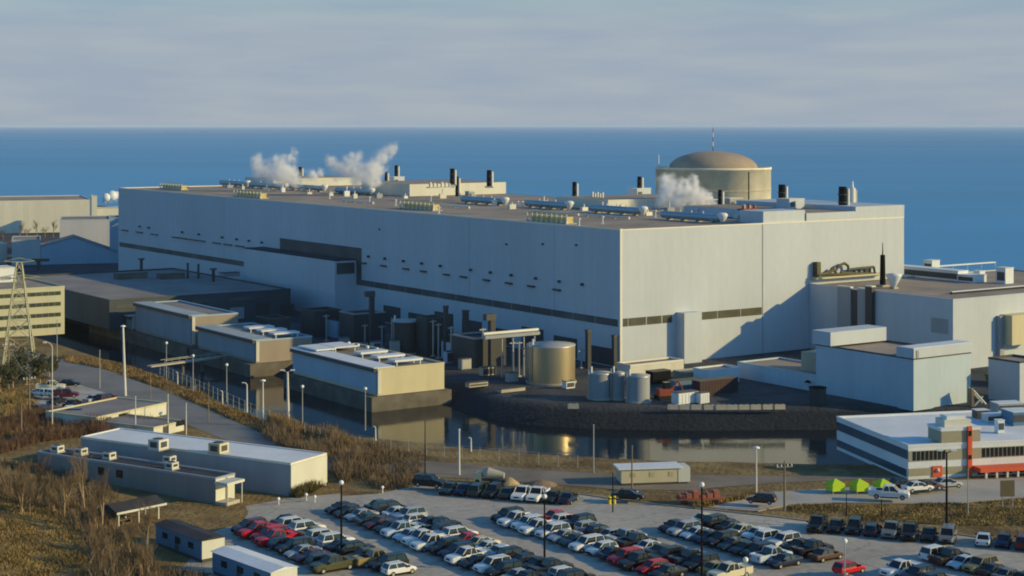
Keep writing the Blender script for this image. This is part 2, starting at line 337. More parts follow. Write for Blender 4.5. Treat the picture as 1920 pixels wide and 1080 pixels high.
# little hoods and blow-off pipes along the long side
def uat(px): return run(C0,U,px)
for px in (683,720,762,795,838,870,913,955,997,1045): 
    u=uat(px); longface('wall_vent',u-1.5,u+1.5,16.1,16.55,M_DGREY,.55)
for px in (692,723,758,792,827,884,921,960,1006,1050,1093):
    u=uat(px); longface('blow_off_pipe',u-.28,u+.28,18.15,18.8,M_DGREY,.7)
for px in (235,262,290,330,345,362,378,407,428,450):
    u=uat(px); longface('wall_vent',u-3.2,u+3.2,16.0,16.4,M_DGREY,.5)
for px in (263,280,343,374,418,445,468,492):
    u=uat(px); longface('blow_off_pipe',u-.35,u+.35,18.1,18.8,M_DGREY,.7)
for px,z in ((1018,27),(1081,27.6),(712,26.5),(950,26)):
    u=uat(px); longface('blow_off_pipe',u-.3,u+.3,z,z+.5,M_DGREY,.3)
# end wall: strip windows and the stair tower
def vat(px): return run(C0,V,px)
zE1,zE0=zat(C0,598),zat(C0,613)
for a,b in ((1168,1177),(1178.5,1211),(1213,1240),(1242,1260),(1303.5,1344.5),(1346,1388),(1389.5,1428)):
    MB().box(vat(a),vat(b),-.07,.05,zE0,zE1).build('end_window',mat('olive_window',(.085,.085,.055),.35,.4,.15),st)
vT=vat(1268)
MB().box(vT,vat(1303)-.4,-3.0,0,-.5,zE1+.5,skip=()).build('stair_tower',M_CLAD,st)
# dado and low panels along the foot of the long side
for k in range(8):
    a=3+k*14; longface('base_panel',a,a+9.5,.2,4.2+.8*(k%3),M_SLATE,.12)
# pipework on the end wall above the low roof
def endpipe(mb,px,py): v=vat(px); return (v,-1.2,zat(loc(v,0),py))
t=thing('wall_pipework','dark looping pipes and ducts on the end wall of the station hall','pipework',(C0.x,C0.y,0),ROT)
q=MB(); v=vat(1524); q.box(v,v+1.3,-1.6,-.1,zat(loc(v,0),518),zat(loc(v,0),491)); q.build('duct',mat('olive_metal',(.07,.065,.03),.6,.3),t)
q=MB()
for pts in ([(1527,516),(1545,510),(1562,505),(1566,498),(1577,493),(1584,498),(1584,508)],[(1545,512),(1556,503),(1562,512)],[(1570,510),(1600,512),(1630,512)],[(1584,505),(1610,502),(1632,500),(1634,511)],[(1596,503),(1596,511)],[(1606,502),(1606,511)],[(1616,502),(1616,511)],[(1625,501),(1625,511)],[(1527,513),(1640,514)]):
    q.path([endpipe(q,*a) for a in pts],.36)
q.build('pipe_run',MATS['olive_metal'],t)
q=MB(); v0,v1=vat(1520),vat(1648); q.box(v0,v1,-2.2,-.1,zat(loc(v0,0),520)-.4,zat(loc(v0,0),520)); q.build('pipe_shelf',M_TAN,t)

# ------------------------------------------------------------------ roof plant of the station building
def RP(px,py,z=None): return G(px,py,(ZR-.45) if z is None else z)
ZB=ZR+2.3; ZB2=ZR+3.9
def stack(px,yt,yb,lab,r=.75,z=None,m=None):
    P=RP(px,yb,z); h=zat(P,yt)-P.z
    r*=1.02; t=thing('exhaust_stack',lab,'exhaust stack',P,0,'exhaust stacks on the station roof')
    MB().tube((0,0,0),(0,0,h),r,r*.95,14).build('pipe',m or M_BLACK,t)
    for k in (.32,.66): MB().tube((0,0,h*k-.12),(0,0,h*k+.12),r*1.22,r*1.22,14).build('collar',M_DGREY,t)
    q=MB(); q.tube((r*1.25,-.2,0),(r*1.25,-.2,h*.92),.42,.42,8); q.build('lit_side_tube',M_COPE,t)  # pale tube stands in for the sunlit right side of the stack
    MB().box(-r*1.7,r*1.7,-r*1.7,r*1.7,0,.5).build('plinth',M_CONC,t); return t
stack(563,313,345,'slim black exhaust stack beside the leftmost steam plume')
stack(724,322,358,'thin bent-looking black stack just right of the middle steam plume',.55)
stack(743,310,334,'dark stack on a square pale box behind the middle steam plume',.75,ZB)
stack(848,316,348,'left one of two dark stacks standing almost together on the roof',.8,ZB2)
stack(857,331,371,'slimmer front one of two dark stacks standing almost together',.6)
stack(917,319,352,'lone dark stack at the right end of the long pale roof block',.8,ZB2)
stack(1077,341,377,'dark stack between two white rounded tanks on the roof',.7)
stack(1199,331,357,'dark stack on a pale box just left of the domed building',.75,ZB)
stack(1350,356,399,'black stack in front of the domed building, right of the white steam',.6)
stack(1466,346,390,'dark stack right of the domed building beside a pale cube',.95,zc)
stack(1580,350,393,'thick dark stack beside the pale pipe tower on the end block',1.1,zc)
def box_on_roof(px,yb,w,d,h,lab,m=None,z=None,name='roof_cabin',rot=ROT,cat='roof cabin'):
    P=RP(px,yb,z); t=thing(name,lab,cat,P,rot,'cabins and boxes on the station roof')
    MB().box(-w/2,w/2,-d/2,d/2,0,h).build('casing',m or M_CLAD,t)
    MB().box(-w/2-.1,w/2+.1,-d/2-.1,d/2+.1,h,h+.18).build('lid',M_COPE,t)
    q=MB(); q.box(-w/2+.3,-w/2+.3+w*.3,-d/2-.05,-d/2+.02,h*.25,h*.7); q.build('grille',M_DGREY,t); return t
box_on_roof(743,347,5,5,3.4,'square pale roof cabin carrying a dark stack behind the middle steam')
box_on_roof(1199,372,6,5,3.4,'square pale roof cabin under the stack left of the dome')
box_on_roof(1482,391,5.5,5,2.6,'pale cube cabin right of the dark stack by the dome',None,zc)
box_on_roof(595,345,5,5,3.0,'grey roof cabin just right of the leftmost dark stack',M_GREY)
box_on_roof(765,352,8,5,2.6,'pale roof cabin with lattice beside the long yellow-lit block')
box_on_roof(881,371,2.4,2.4,2.2,'small grey cube in front of the long yellow-lit roof block',M_GREY)
box_on_roof(1290,389,6,3,2.0,'low grey cabin half hidden by the steam before the dome',M_GREY)
box_on_roof(1340,391,5,3,2.6,'low white cabin left of the black stack before the dome',M_WHITE)
box_on_roof(1372,392,5,4,3.2,'grey slope-sided cabin between black stack and rusty pipes',M_GREY)
# pipe tower at the end block
P=G(1598,387,zc); t=thing('pipe_tower','pale slender pipe tower at the right end of the station roof','vent tower',P,ROT)
MB().tube((0,0,0),(0,0,zat(P,352)-zc),1.0,.9,12).build('shaft',M_COPE,t); MB().tube((0,0,zat(P,352)-zc),(0,0,zat(P,340)-zc),.45,.3,10).build('spout',M_WHITE,t)
q=MB(); q.tube((1.4,0,0),(1.4,0,zat(P,356)-zc),.35,.35,8); q.build('side_pipe',M_STEEL,t); MB().box(-1.6,1.9,-1.3,1.3,0,.6).build('base',M_CONC,t)
# rusty pipes
P=RP(1404,414); t=thing('rusty_pipes','cluster of rust red vertical pipes at the corner of the hall roof','pipe cluster',P,ROT)
hh=zat(P,379)-P.z
for k in range(5): MB().tube((-1.9+k*.95,(k%2)*.7,0),(-1.9+k*.95,(k%2)*.7,hh*(.82+.05*(k%3))),.36,.36,10).build('pipe',[M_RUST,M_COPE,M_RUST,M_WHITE,M_RUST][k],t)
MB().box(-2.6,2.6,-1,1.6,hh*.55,hh*.66).build('clamp_beam',M_RUST,t); MB().box(-2.8,2.8,-1.2,1.8,0,.35).build('base',M_CONC,t)
# long blue-grey roof ventilators with white rounded ends
TB=None
for i,(x0,x1,yb,lab) in enumerate(((415,462,351,'farthest long blue roof tube at the left end'),(470,532,356,'long blue roof tube under the left steam plume'),(545,606,360,'long blue roof tube just right of the leftmost black stack'),(632,694,367,'long blue roof tube below the middle steam plume'),(868,944,386,'long blue roof tube below the long yellow-lit block'),(988,1064,394,'long blue roof tube behind the yellow railing, left of the roof middle'),(1110,1202,405,'long blue roof tube left of the white steam before the dome'),(1243,1350,419,'nearest long blue roof tube, running to the end wall corner'))):
    P=RP(x1,yb); L=run(P,U,x0); r=.98
    t=thing('roof_ventilator',lab,'roof ventilator',P,ROT,'long tubes on the station roof')
    MB().tube((0,0,r+.35),(0,L,r+.35),r,r,20,cap=True).build('tube',M_TUBE,t)
    MB().lathe([(.05,.1),(r*.45,.5),(r*1.0,1.25),(r*1.4,2.0),(r*1.42,2.35),(r*.9,2.75),(.02,2.7)],16,(0,-.9,0)).build('end_cap',M_WHITE,t)
    for k in range(4): MB().box(-r*1.05,r*1.05,L*(.1+.26*k)-.25,L*(.1+.26*k)+.25,0,r*.9).build('saddle',M_CONC,t)
    q=MB(); 
    for k in range(3): q.tube((.2,L*(.3+.2*k),2*r+.2),(.2,L*(.3+.2*k),2*r+.9),.16,.16,8)
    q.build('vent_pipe',M_WHITE,t)
for i,(px,yb,lab) in enumerate(((1058,385,'left white rounded tank behind the stack, near the roof middle'),(1093,383,'right white rounded tank behind the stack, near the roof middle'))):
    P=RP(px,yb); t=thing('roof_tank',lab,'roof tank',P,ROT,'white tanks on the station roof')
    MB().tube((0,-1.3,1.3),(0,1.6,1.3),1.3,1.3,18).build('drum',M_CREAM,t); MB().box(-1,1,-.9,1.2,0,.5).build('cradle',M_CONC,t)
# pairs of white mushroom vents
for px,yb in ((971,389),(979,389),(1229,408),(1241,408),(1282,401),(1306,404),(1390,404),(808,378),(1086,424),(823,401),(742,386),(693,380),(618,373),(1130,420)):
    P=RP(px,yb); t=thing('mushroom_vent','white mushroom vent on a thin neck, one of a scatter on the hall roof','roof vent',P,0,'white mushroom vents on the hall roof')
    MB().tube((0,0,0),(0,0,1.7),.16,.16,8).build('neck',M_WHITE,t); MB().lathe([(.001,.5),(.42,.3),(.42,.12),(.16,0)],10,(0,0,1.55)).build('cap',M_WHITE,t)
    MB().box(-.4,.4,-.4,.4,0,.22).build('curb',M_WHITE,t)
# yellow railed hatch rows along the long edge
for px0,px1,yb,lab in ((300,340,357,'farthest yellow railed platform at the left roof edge'),(438,488,373,'second yellow railed platform from the left roof edge'),(750,812,396,'third yellow railed platform, at the middle of the roof edge'),(988,1062,421,'nearest yellow railed platform on the roof edge, largest in view')):
    P=RP(px1,yb); L=run(P,U,px0); t=thing('railed_platform',lab,'railed platform',P,ROT,'railed platforms on the roof edge')
    MB().box(-.2,3.2,0,L,.0,.25).build('deck',M_CONC,t)
    n=9
    for k in range(n):
        y=L*k/(n-1); MB().tube((.1,y,.25),(.1,y,2.5),.13,.13,6).build('post',M_COPE,t)
    q=MB()
    for z in (1.3,2.45): q.tube((.1,0,z),(.1,L,z),.08,.08,6); q.tube((3,0,z),(3,L,z),.08,.08,6)
    q.build('rail',M_RAIL,t)
    q=MB(); q.box(.7,2.7,.8,L-.8,.25,1.8); q.build('hatch_cover',M_RAIL,t)
    q=MB()
    for k in range(n): q.box(-.15,.45,L*k/(n-1)-.22,L*k/(n-1)+.22,.25,.6)
    q.build('foot_block',M_WHITE,t)
# upright pale pipes (row of five)
P=RP(1119,389); t=thing('pipe_row','row of five pale upright pipes on the roof right of the middle stack','pipe row',P,ROT)
for k in range(5): MB().tube((0,2.2-k*1.25,0),(0,2.2-k*1.25,zat(P,360)-P.z-(k%2)*.4),.4,.4,10).build('pipe',M_COPE,t)
MB().box(-.6,.6,-3.4,2.9,0,.3).build('base',M_CONC,t)
P=RP(826,352,ZB2); t=thing('pipe_row','low row of short pale pipes on top of the long yellow-lit roof block','pipe row',P,ROT)
for k in range(6): MB().tube((k*1.5-4,0,0),(k*1.5-4,0,1.9-(k%3)*.3),.45,.45,10).build('pipe',M_COPE,t)
MB().box(-5,5,-.8,.8,0,.3).build('base',M_CONC,t)

# small clutter along the roof
rc=random.Random(5)
CL=[(1020,386),(1035,391),(905,381),(927,386),(960,392),(830,372),(812,365),(783,366),(760,372),(710,371),(665,372),(650,368),(620,367),(580,364),(570,358),(530,360),(500,358),(455,356),(430,352),(1150,392),(1165,397),(1215,404),(1255,400),(1320,401),(1365,403),(1385,409),(1095,395),(1130,398)]
for k,(px,yb) in enumerate(CL):
    P=RP(px,yb); w,d,h=rc.uniform(.8,2.6),rc.uniform(.8,2.2),rc.uniform(.7,1.9)
    t=thing('roof_vent_box','small pale vent box, one of many alike scattered along the hall roof','roof vent',P,ROT,'small vent boxes on the hall roof')
    MB().box(-w/2,w/2,-d/2,d/2,0,h).build('casing',rc.choice([M_WHITE,M_CREAM,M_GREY,M_COPE]),t); MB().tube((0,0,h),(0,0,h+rc.uniform(.4,1.6)),.2,.2,8).build('vent_pipe',M_COPE,t)
for k,(px,yb,L) in enumerate(((880,392,26),(1085,405,22),(700,383,20),(1180,412,20))):
    P=RP(px,yb); t=thing('roof_pipe',['pale pipe lying along the roof before the middle blue tube','pale pipe lying along the roof left of the nearest blue tubes','pale pipe lying along the roof below the middle steam','pale pipe on the roof edge near the corner'][k],'roof pipe',P,ROT,'pipes lying on the hall roof')
    MB().tube((0,0,.5),(0,L,.5),.28,.28,8).build('pipe',M_COPE,t); q=MB()
    for j in range(4): MB().box(-.35,.35,L*j/3.3,L*j/3.3+.3,0,.3).build('sleeper',M_CONC,t)
# ------------------------------------------------------------------ domed vacuum building
D=Vector((0,0,0)); dY=690.0; D=Vector(((1337-CX)*dY/F,dY,0)); dr=107.5*dY/F; dz=zat(D,313); dzp=zat(D,283)
t=thing('domed_building','round concrete building with a low dome and striped mast behind the station hall','vacuum building',D,0)
MB().lathe([(dr,-3),(dr,dz-1),(dr+.25,dz-1),(dr+.25,dz),(dr-.6,dz),(dr-.6,dz-.8)],64).build('drum',M_DRUM,t)
rr=dr*.775; hd=dzp-dz+.8
MB().lathe([(rr*math.sin(a*math.pi/2*1.0),hd*(1-(1-math.cos(a*math.pi/2))) if False else hd*math.cos(a*math.pi/2)**1.0) for a in [1,.9,.8,.7,.6,.5,.4,.3,.2,.1,.001]],64,(0,0,dz-.8)).build('dome',mat('brown_concrete',(.36,.29,.22),.9,.15,.1),t)
MB().lathe([(rr,dz-.8),(dr-.6,dz-.8)][::-1],64).build('roof_ledge',M_CONC,t)
q=MB(); k=R(-52); 
for a in (R(-60),): q.box(-.2,.2,-.25,.25,0,dz-1.5,Matrix.Translation((dr*math.cos(a),dr*math.sin(a),0)))
q.build('downpipe',M_DGREY,t)
q=MB()
for a in np.linspace(R(-175),R(0),26): q.box(-.1,.15,-1.4,1.4,dz-9.4,dz-9.0,Matrix.Translation((dr*math.cos(a),dr*math.sin(a),0))@Matrix.Rotation(a,4,'Z'))
q.build('ring_beam',M_CONC,t)
zt=zat(D,231); n=6
ms=MB(); 
for k in range(n):
    z0=dzp+(zt-dzp)*k/n; z1=dzp+(zt-dzp)*(k+1)/n
    MB().tube((0,0,z0),(0,0,z1),.26-.02*k,.26-.02*(k+1),8).build('mast_section',[M_RUST,M_WHITE][k%2],t)
MB().tube((-dr+1.2,0,dz),(-dr+1.2,0,dz+5),.25,.2,8).build('lightning_rod',M_WHITE,t)

# ------------------------------------------------------------------ service buildings right of the hall
vD=vat(1517); Pd=loc(vD,-run(loc(vD,0),-U,1787)); hD=zat(Pd,561); uD=-toloc(Pd)[1]
D1=bld(Pd,78,uD-.1,hD,'service_wing','tall pale service wing at the right edge with a brown gravel roof','service building')
def panel(root,name,face,a,b,z0,z1,m,d=.07):
    if face=='v': return MB().box(a,b,-d,.05,z0,z1).build(name,m,root)
    return MB().box(-d,.05,a,b,z0,z1).build(name,m,root)
Pd_l=run(Pd,U,1778); Pd_r=run(Pd,U,1746)
panel(D1,'wall_louvre','u',Pd_l,Pd_r,zat(Pd,628),zat(Pd,600),M_GREY)
va=run(Pd,V,1876)
MB().box(va,va+9,-3.4,0,zat(Pd,655),zat(Pd,598)).build('duct_housing',M_TAN,D1)
for k in range(3): MB().box(va-1.6+k*.01,va-.05,-1.2,-.0,0,zat(Pd,600)).build('downpipe',M_GREY,D1) if k==0 else None
# shafts against the shaded flank, between the hall and the plain part of the wing
for k,(p0,p1,d,m,dz) in enumerate(((1574,1599,.7,M_GREY,.1),(1600,1611,.45,M_SLATE,-.3),(1612,1627,.8,M_GREY,.1),(1628,1641,1.1,M_SLATE,.9))):
    b=run(loc(vD,0),-U,p0); a=run(loc(vD,0),-U,p1); P=loc(vD-.08,-a); L=(a-b)-.06
    t=thing('vent_shaft','%s shaft on the shaded service wing flank, %s'%(['grey','black','grey','dark'][k],['leftmost of four','second from the left of four','third from the left of four','rightmost of four']  [k]),'vent shaft',(P.x,P.y,0),ROT,'vertical shafts on the service wing')
    MB().box(-d,0,0,L,0,hD+dz).build('shaft_casing',m,t); MB().box(-d-.06,.3,-.02,L+.02,hD+dz,hD+dz+.3).build('cap',M_COPE,t)
# things on the service wing roof
def onwing(px,py,w,d,h,lab,m,name='roof_unit',cat='roof unit',z=None):
    P=G(px,py,(hD-.4) if z is None else z); t=thing(name,lab,cat,P,ROT,'units on the service wing roof')
    MB().box(-w/2,w/2,-d/2,d/2,0,h).build('casing',m,t); MB().box(-w/2-.12,w/2+.12,-d/2-.12,d/2+.12,h,h+.16).build('lid',M_WHITE,t)
    MB().box(-w/2-.05,-w/2+.02,-d/2+.3,d/2-.3,h*.2,h*.75).build('grille',M_DGREY,t); return t
onwing(1745,521,4,22,2.6,'long white plant unit on the service wing roof, nearest the hall',M_WHITE)
onwing(1812,527,5,9,1.8,'low white unit with dark gap on the service wing roof, behind the long one',M_WHITE)
onwing(1747,511,3.2,3,3.4,'white cube on the service wing roof nearest the lake view',M_WHITE)
onwing(1884,531,3.2,3,4.0,'taller white cube on the service wing roof by the right frame edge',M_WHITE)
onwing(1836,522,2.2,2.2,2.0,'small white unit between two white cubes on the service wing roof',M_WHITE)
onwing(1860,545,30,.8,.5,'long low curb across the service wing roof',M_ROOFD)
P=G(1676,541,hD-.4); t=thing('roof_hood','white funnel shaped hood on the service wing roof by the dark mast','roof hood',P,ROT)
MB().lathe([(.1,0),(.5,.4),(2.0,3.2),(2.0,3.6),(.01,3.9)],18).build('cone',M_WHITE,t); MB().box(-.8,.8,-.8,.8,-.02,.4).build('base',M_CONC,t)
P=G(1655,537,hD-.4); t=thing('black_mast','black exhaust stack with a thin spike standing before the end wall','exhaust stack',P,ROT)
MB().tube((0,0,0),(0,0,zat(P,478)-P.z),.75,.6,12).build('pipe',M_BLACK,t); MB().tube((0,0,zat(P,478)-P.z),(0,0,zat(P,455)-P.z),.16,.08,8).build('spike',M_BLACK,t)
MB().box(-1.2,1.2,-1.2,1.2,0,.4).build('base',M_CONC,t)
q=thing('pipe_rack','thin white pipe rack crossing the service wing roof towards the lake','pipe rack',G(1760,509,hD-.4),ROT)
mb=MB(); 
for k in range(5): mb.tube((k*6,0,0),(k*6,0,1.5),.1,.1,6)
mb.build('post',M_WHITE,q); mb=MB(); mb.tube((0,0,1.4),(24,0,1.4),.22,.22,8); mb.tube((0,.7,1.4),(24,.7,1.4),.22,.22,8); mb.build('pipe',M_WHITE,q)

# block with the penthouse in front of the service wing
Pe=G(1713,768); hE=zat(Pe,672); sE=run(Pe,V,1820); uE=run(Pe,U,1530)
E1=bld(Pe,sE,uE,hE,'switchgear_block','blue shaded two-tier block with sunlit right wall, behind the office roof','service building',cope=M_SLATE,wall=panels('cool_cladding',(.43,.54,.63),4.0,.02),copet=.3)
zE=zat(Pe,654)
uEb=run(Pe,U,1684)
MB().box(-.5,sE+.5,-.5,uEb,hE+.02,zE).build('upper_tier',M_CLAD,E1); MB().box(-.2,sE+.2,-.2,uEb-.3,zE,zE+.12).build('upper_roof',M_ROOFW,E1)
MB().box(.2,.9,-.62,-.48,hE+.1,zE-.3).build('overflow_pipe',M_GREY,E1)
ub=run(Pe,U,1561); 
MB().box(-.6,run(Pe+U*ub,V,1662),ub,uE+.5,hE+.02,zat(Pe+U*ub,623)).build('penthouse',M_CLAD,E1)
# low wing left of it
vE,uE0=toloc(Pe)
Pg=Pe+U*(uE+.05); uG=run(Pg,U,1383)
hG=zat(Pg,703)
G1=bld(Pg,13,uG,hG,'low_wing','low blue walled wing with a brown flat roof left of the two-tier block','service building',wall=MATS['cool_cladding'],roof=M_ROOF,cope=MATS['cool_cladding'])
MB().box(5,12.5,1.2,9.5,hG-.5,hG+3.6).build('roof_house',M_CONC,G1)
P=G(1508,702); 
# wall lamp on the low wing
P=Pe+U*(uE+2.0)-V*.5; t=thing('wall_lamp','small dark wall lamp with a wide hood on the blue low wing','wall lamp',(P.x,P.y,zat(P,716)),ROT)
MB().tube((0,0,.1),(.55,0,.25),.07,.07,6).build('arm',M_BLACK,t); MB().lathe([(.02,.45),(.75,-.05),(.75,-.12)],12).build('hood',M_BLACK,t)
P=G(1533,757); t=thing('dark_bin','tall dark cylindrical bin against the foot of the blue block','storage bin',P,0)
MB().tube((0,0,0),(0,0,3.3),1.75,1.75,20).build('drum',M_SLATE,t); MB().lathe([(1.85,0),(1.85,.15),(.05,.4)],20,(0,0,3.3)).build('lid',M_BLACK,t)
# right margin clutter
P=G(1912,757); bld(P,8,8,zat(P,678),'kiosk','small pale kiosk at the right edge below the service wing','kiosk',rot=ROT,cope=M_SLATE)
P=G(1862,716); t=thing('skip_box','lime green skip beside dark parked plant at the right edge','skip',P,ROT); q=MB(); q.add([(-1.3,-.8,0),(1.3,-.8,0),(1.3,.8,0),(-1.3,.8,0),(-1.7,-1,1.9),(1.7,-1,1.9),(1.7,1,1.9),(-1.7,1,1.9)],[(3,2,1,0),(0,1,5,4),(1,2,6,5),(2,3,7,6),(3,0,4,7),(4,5,6,7)]); q.build('tub',mat('dull_lime',(.17,.2,.03),.7,.2),t); MB().box(-1.75,1.75,-1.05,-.95,1.8,1.95).build('rim',M_DGREY,t)
P=G(1888,722); t=thing('flat_trailer','dark red flat trailer parked beneath the service wing','trailer',P,ROT); MB().box(-3.4,3.4,-1.2,1.2,.9,2.6).build('load',mat('dark_maroon',(.09,.03,.03),.7,.2),t); MB().box(-3.6,3.6,-1.25,1.25,.65,.9).build('bed',M_DGREY,t)
for k in range(4): MB().tube((-2.6+(k%2)*5.0,-1.3+(k//2)*2.4,.42),(-2.6+(k%2)*5.0,-1.1+(k//2)*2.4,.42),.42,.42,12).build('wheel',M_TYRE,t)
P=G(1836,762); t=thing('timber_ramp','pale timber A-frame ramp leaning beside the sunlit block','ramp',P,R(10)); q=MB(); q.tube((-1.6,0,3.6),(1.4,0,.4),.22,.22,6); q.tube((-1.6,1.6,3.6),(1.4,1.6,.4),.22,.22,6); q.tube((-1.0,0,.2),(.8,0,2.1),.16,.16,6); q.build('beam',M_CREAM,t); MB().box(-1.7,-1.2,-.2,1.8,0,3.6).build('post_frame',M_WOOD,t)

# ------------------------------------------------------------------ pump houses by the forebay
Pp=G(708,745,-.6); hP=zat(Pp,691)
def pumphouse(P,sv,su,h,lab,lit):
    base=MB(); 
    r=bld(Vector((P.x,P.y,0)),sv,su,h,'pump_house',lab,'pump house',wall=M_TAN if lit else panels('shaded_front',(.30,.26,.22),3,.04),roof=M_ROOFG,group='pump houses along the forebay',cope=M_TAN if lit else M_CLADB)  # unlit houses use a darker front: shade put into the colour
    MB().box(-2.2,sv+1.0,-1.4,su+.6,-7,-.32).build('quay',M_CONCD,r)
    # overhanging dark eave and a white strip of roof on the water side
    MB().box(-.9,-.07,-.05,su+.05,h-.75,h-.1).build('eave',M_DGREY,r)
    MB().box(-.95,4.2,-.1,su,h+.02,h+.22).build('roof_strip',M_ROOFW if lit else mat('shaded_roof_sheet',(.34,.40,.44),.7,.12,.2),r)  # roof sheet darkened on unlit houses to carry their shade
    MB().box(-.25,.0,.25,su-.25,.3,h-.9).build('side_cladding',M_CLADB if lit else panels('shaded_blue_cladding',(.22,.31,.38),3,.05),r)  # same blue, painted darker as shade where the house is unlit
    MB().box(-.05,.75,-.28,-.05,.1,h-.4).build('corner_pilaster',M_CREAM,r)
    return r
sP=run(Pp,V,833); uP=run(Pp,U,550)
Pw=Vector((Pp.x,Pp.y,0))
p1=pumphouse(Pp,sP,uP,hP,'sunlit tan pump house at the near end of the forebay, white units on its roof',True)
def roofunit(root,P,x,y,w,d,h,lab,m):
    q=P+axes()[0]*x+axes()[1]*y; t=thing('roof_hatch',lab,'roof hatch',(q.x,q.y,root),ROT,'hatches on the pump house roofs')
    MB().box(-w/2,w/2,-d/2,d/2,.9,h).build('cover',m,t)
    q=MB()
    for a in (-1,1):
        for b in (-1,1): q.box(a*w*.42-.12,a*w*.42+.12,b*d*.42-.12,b*d*.42+.12,0,.92)
    q.build('stand',M_CREAM,t)
zp=hP-.45
for k,(x,y) in enumerate(((9.5,4.5),(9.5,12),(9.5,19.5))): roofunit(zp,Pp,x,y,7,3.2,1.35,['nearest white hatch on the sunlit pump house roof','middle white hatch on the sunlit pump house roof','farther white hatch on the sunlit pump house roof'][k],M_WHITE)
roofunit(zp,Pp,3,33,5,9,1.2,'long white hatch at the far left of the sunlit pump house roof',M_WHITE)
roofunit(zp,Pp,9,34,6,8,1.2,'pale blue hatch at the far right of the sunlit pump house roof',M_ROOFW)
for k in range(4):
    q=Pp+V*(12.5)+U*(22+k*4.4); t=thing('roof_globe_vent','small white ball vent in a row on the pump house roof','roof vent',(q.x,q.y,zp),0,'ball vents on the pump house roof'); MB().tube((0,0,0),(0,0,.9),.1,.1,6).build('neck',M_STEEL,t); MB().ball((0,0,1.1),.42,8).build('ball',M_WHITE,t)
vP,uP0=toloc(Pp)
def Lp(u): return loc(vP,u)
Pq=Lp(uP0+run(Pp,U,480)); uq=run(Pq,U,372)
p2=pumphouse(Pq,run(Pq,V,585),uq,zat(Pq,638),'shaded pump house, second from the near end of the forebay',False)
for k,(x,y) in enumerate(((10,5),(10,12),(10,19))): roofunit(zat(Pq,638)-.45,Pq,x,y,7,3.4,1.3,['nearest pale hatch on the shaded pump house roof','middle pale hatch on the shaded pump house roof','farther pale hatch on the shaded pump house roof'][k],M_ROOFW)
Pr=Lp(uP0+run(Pp,U,360)); ur=run(Pr,U,255)
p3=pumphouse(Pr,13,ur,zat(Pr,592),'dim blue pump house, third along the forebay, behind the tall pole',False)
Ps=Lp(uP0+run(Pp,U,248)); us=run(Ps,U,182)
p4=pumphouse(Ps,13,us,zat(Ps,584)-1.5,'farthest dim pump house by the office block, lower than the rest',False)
# footbridge over the channel
a,b=G(305,692,-1.5),G(450,672,-1.5); t=thing('footbridge','thin grey footbridge crossing the dark channel','footbridge',(a.x,a.y,0),math.atan2(b.y-a.y,b.x-a.x)); L=(b-a).length
MB().box(-4,L+3,-.9,.9,-.6,-.25).build('deck',M_CONC,t); q=MB(); q.tube((0,-.85,.6),(L,-.85,.6),.06,.06,5); q.tube((0,.85,.6),(L,.85,.6),.06,.06,5); 
for k in range(12): q.tube((L*k/11,-.85,-.3),(L*k/11,-.85,.6),.05,.05,5)
q.build('railing',M_STEEL,t)
for k in range(3): MB().tube((L*(.25+.25*k),0,-7),(L*(.25+.25*k),0,-.6),.4,.4,8).build('pier',M_CONCD,t)

# dark flat-roofed building beyond the pump houses
Pk=G(545,592); vK,uK=toloc(Pk); wK=-run(Pk,V,205)
P0=Pk-V*wK
K1=bld(P0,wK,88,zat(Pk,541),'screen_house','long dark walled low building with a flat grey roof below the hall','industrial shed',wall=panels('dark_blue_cladding',(.05,.068,.085),5,.12),roof=M_ROOFG,cope=M_DGREY)
for k in range(7): MB().box(4+k*8.2,8.4+k*8.2,-.08,.05,.2,3.6+(k%2)*.9).build('loading_door',M_GREY if k%3==1 else M_SLATE,K1)
for k in range(5): MB().box(2+k*11.5,9.5+k*11.5,-.07,.05,5.6,6.5).build('window',M_BAND,K1)
hK=zat(Pk,541)-.45
def rpost(px,yb,yt,lab,w=.5,head=False):
    P=G(px,yb,hK); t=thing('roof_flue',lab,'roof flue',P,0,'flues on the dark shed roof'); h=zat(P,yt)-hK
    MB().tube((0,0,0),(0,0,h),w,w,8).build('pipe',M_SLATE,t)
    MB().tube((0,0,h),(0,0,h+.5),w*(2.2 if head else 1.3),w*(2.2 if head else 1.3),10).build('cowl',M_DGREY,t)
rpost(265,508,487,'short flue with a wide head on the grey shed roof, left',.5,True)
rpost(352,522,496,'thin flue on the grey shed roof, left of two thin ones',.35)
rpost(372,522,498,'thin flue on the grey shed roof, right of two thin ones',.35)
rpost(400,528,506,'flue with a wide head on the grey shed roof, right',.5,True)
def rbox(px,yb,w,d,h,lab,m): 
    P=G(px,yb,hK); t=thing('roof_unit',lab,'roof unit',P,ROT,'units on the dark shed roof'); MB().box(-w/2,w/2,-d/2,d/2,0,h).build('casing',m,t); MB().box(-w/2-.1,w/2+.1,-d/2-.1,d/2+.1,h,h+.15).build('lid',M_DGREY,t)
rbox(245,522,10,4,1.8,'brownish low unit on the grey shed roof near its left end',M_CONCD)
rbox(320,522,8,4,1.6,'brownish low unit at the middle of the grey shed roof',M_CONCD)
rbox(430,518,6,3,1.2,'flat grey unit on the grey shed roof near the annex',M_GREY)

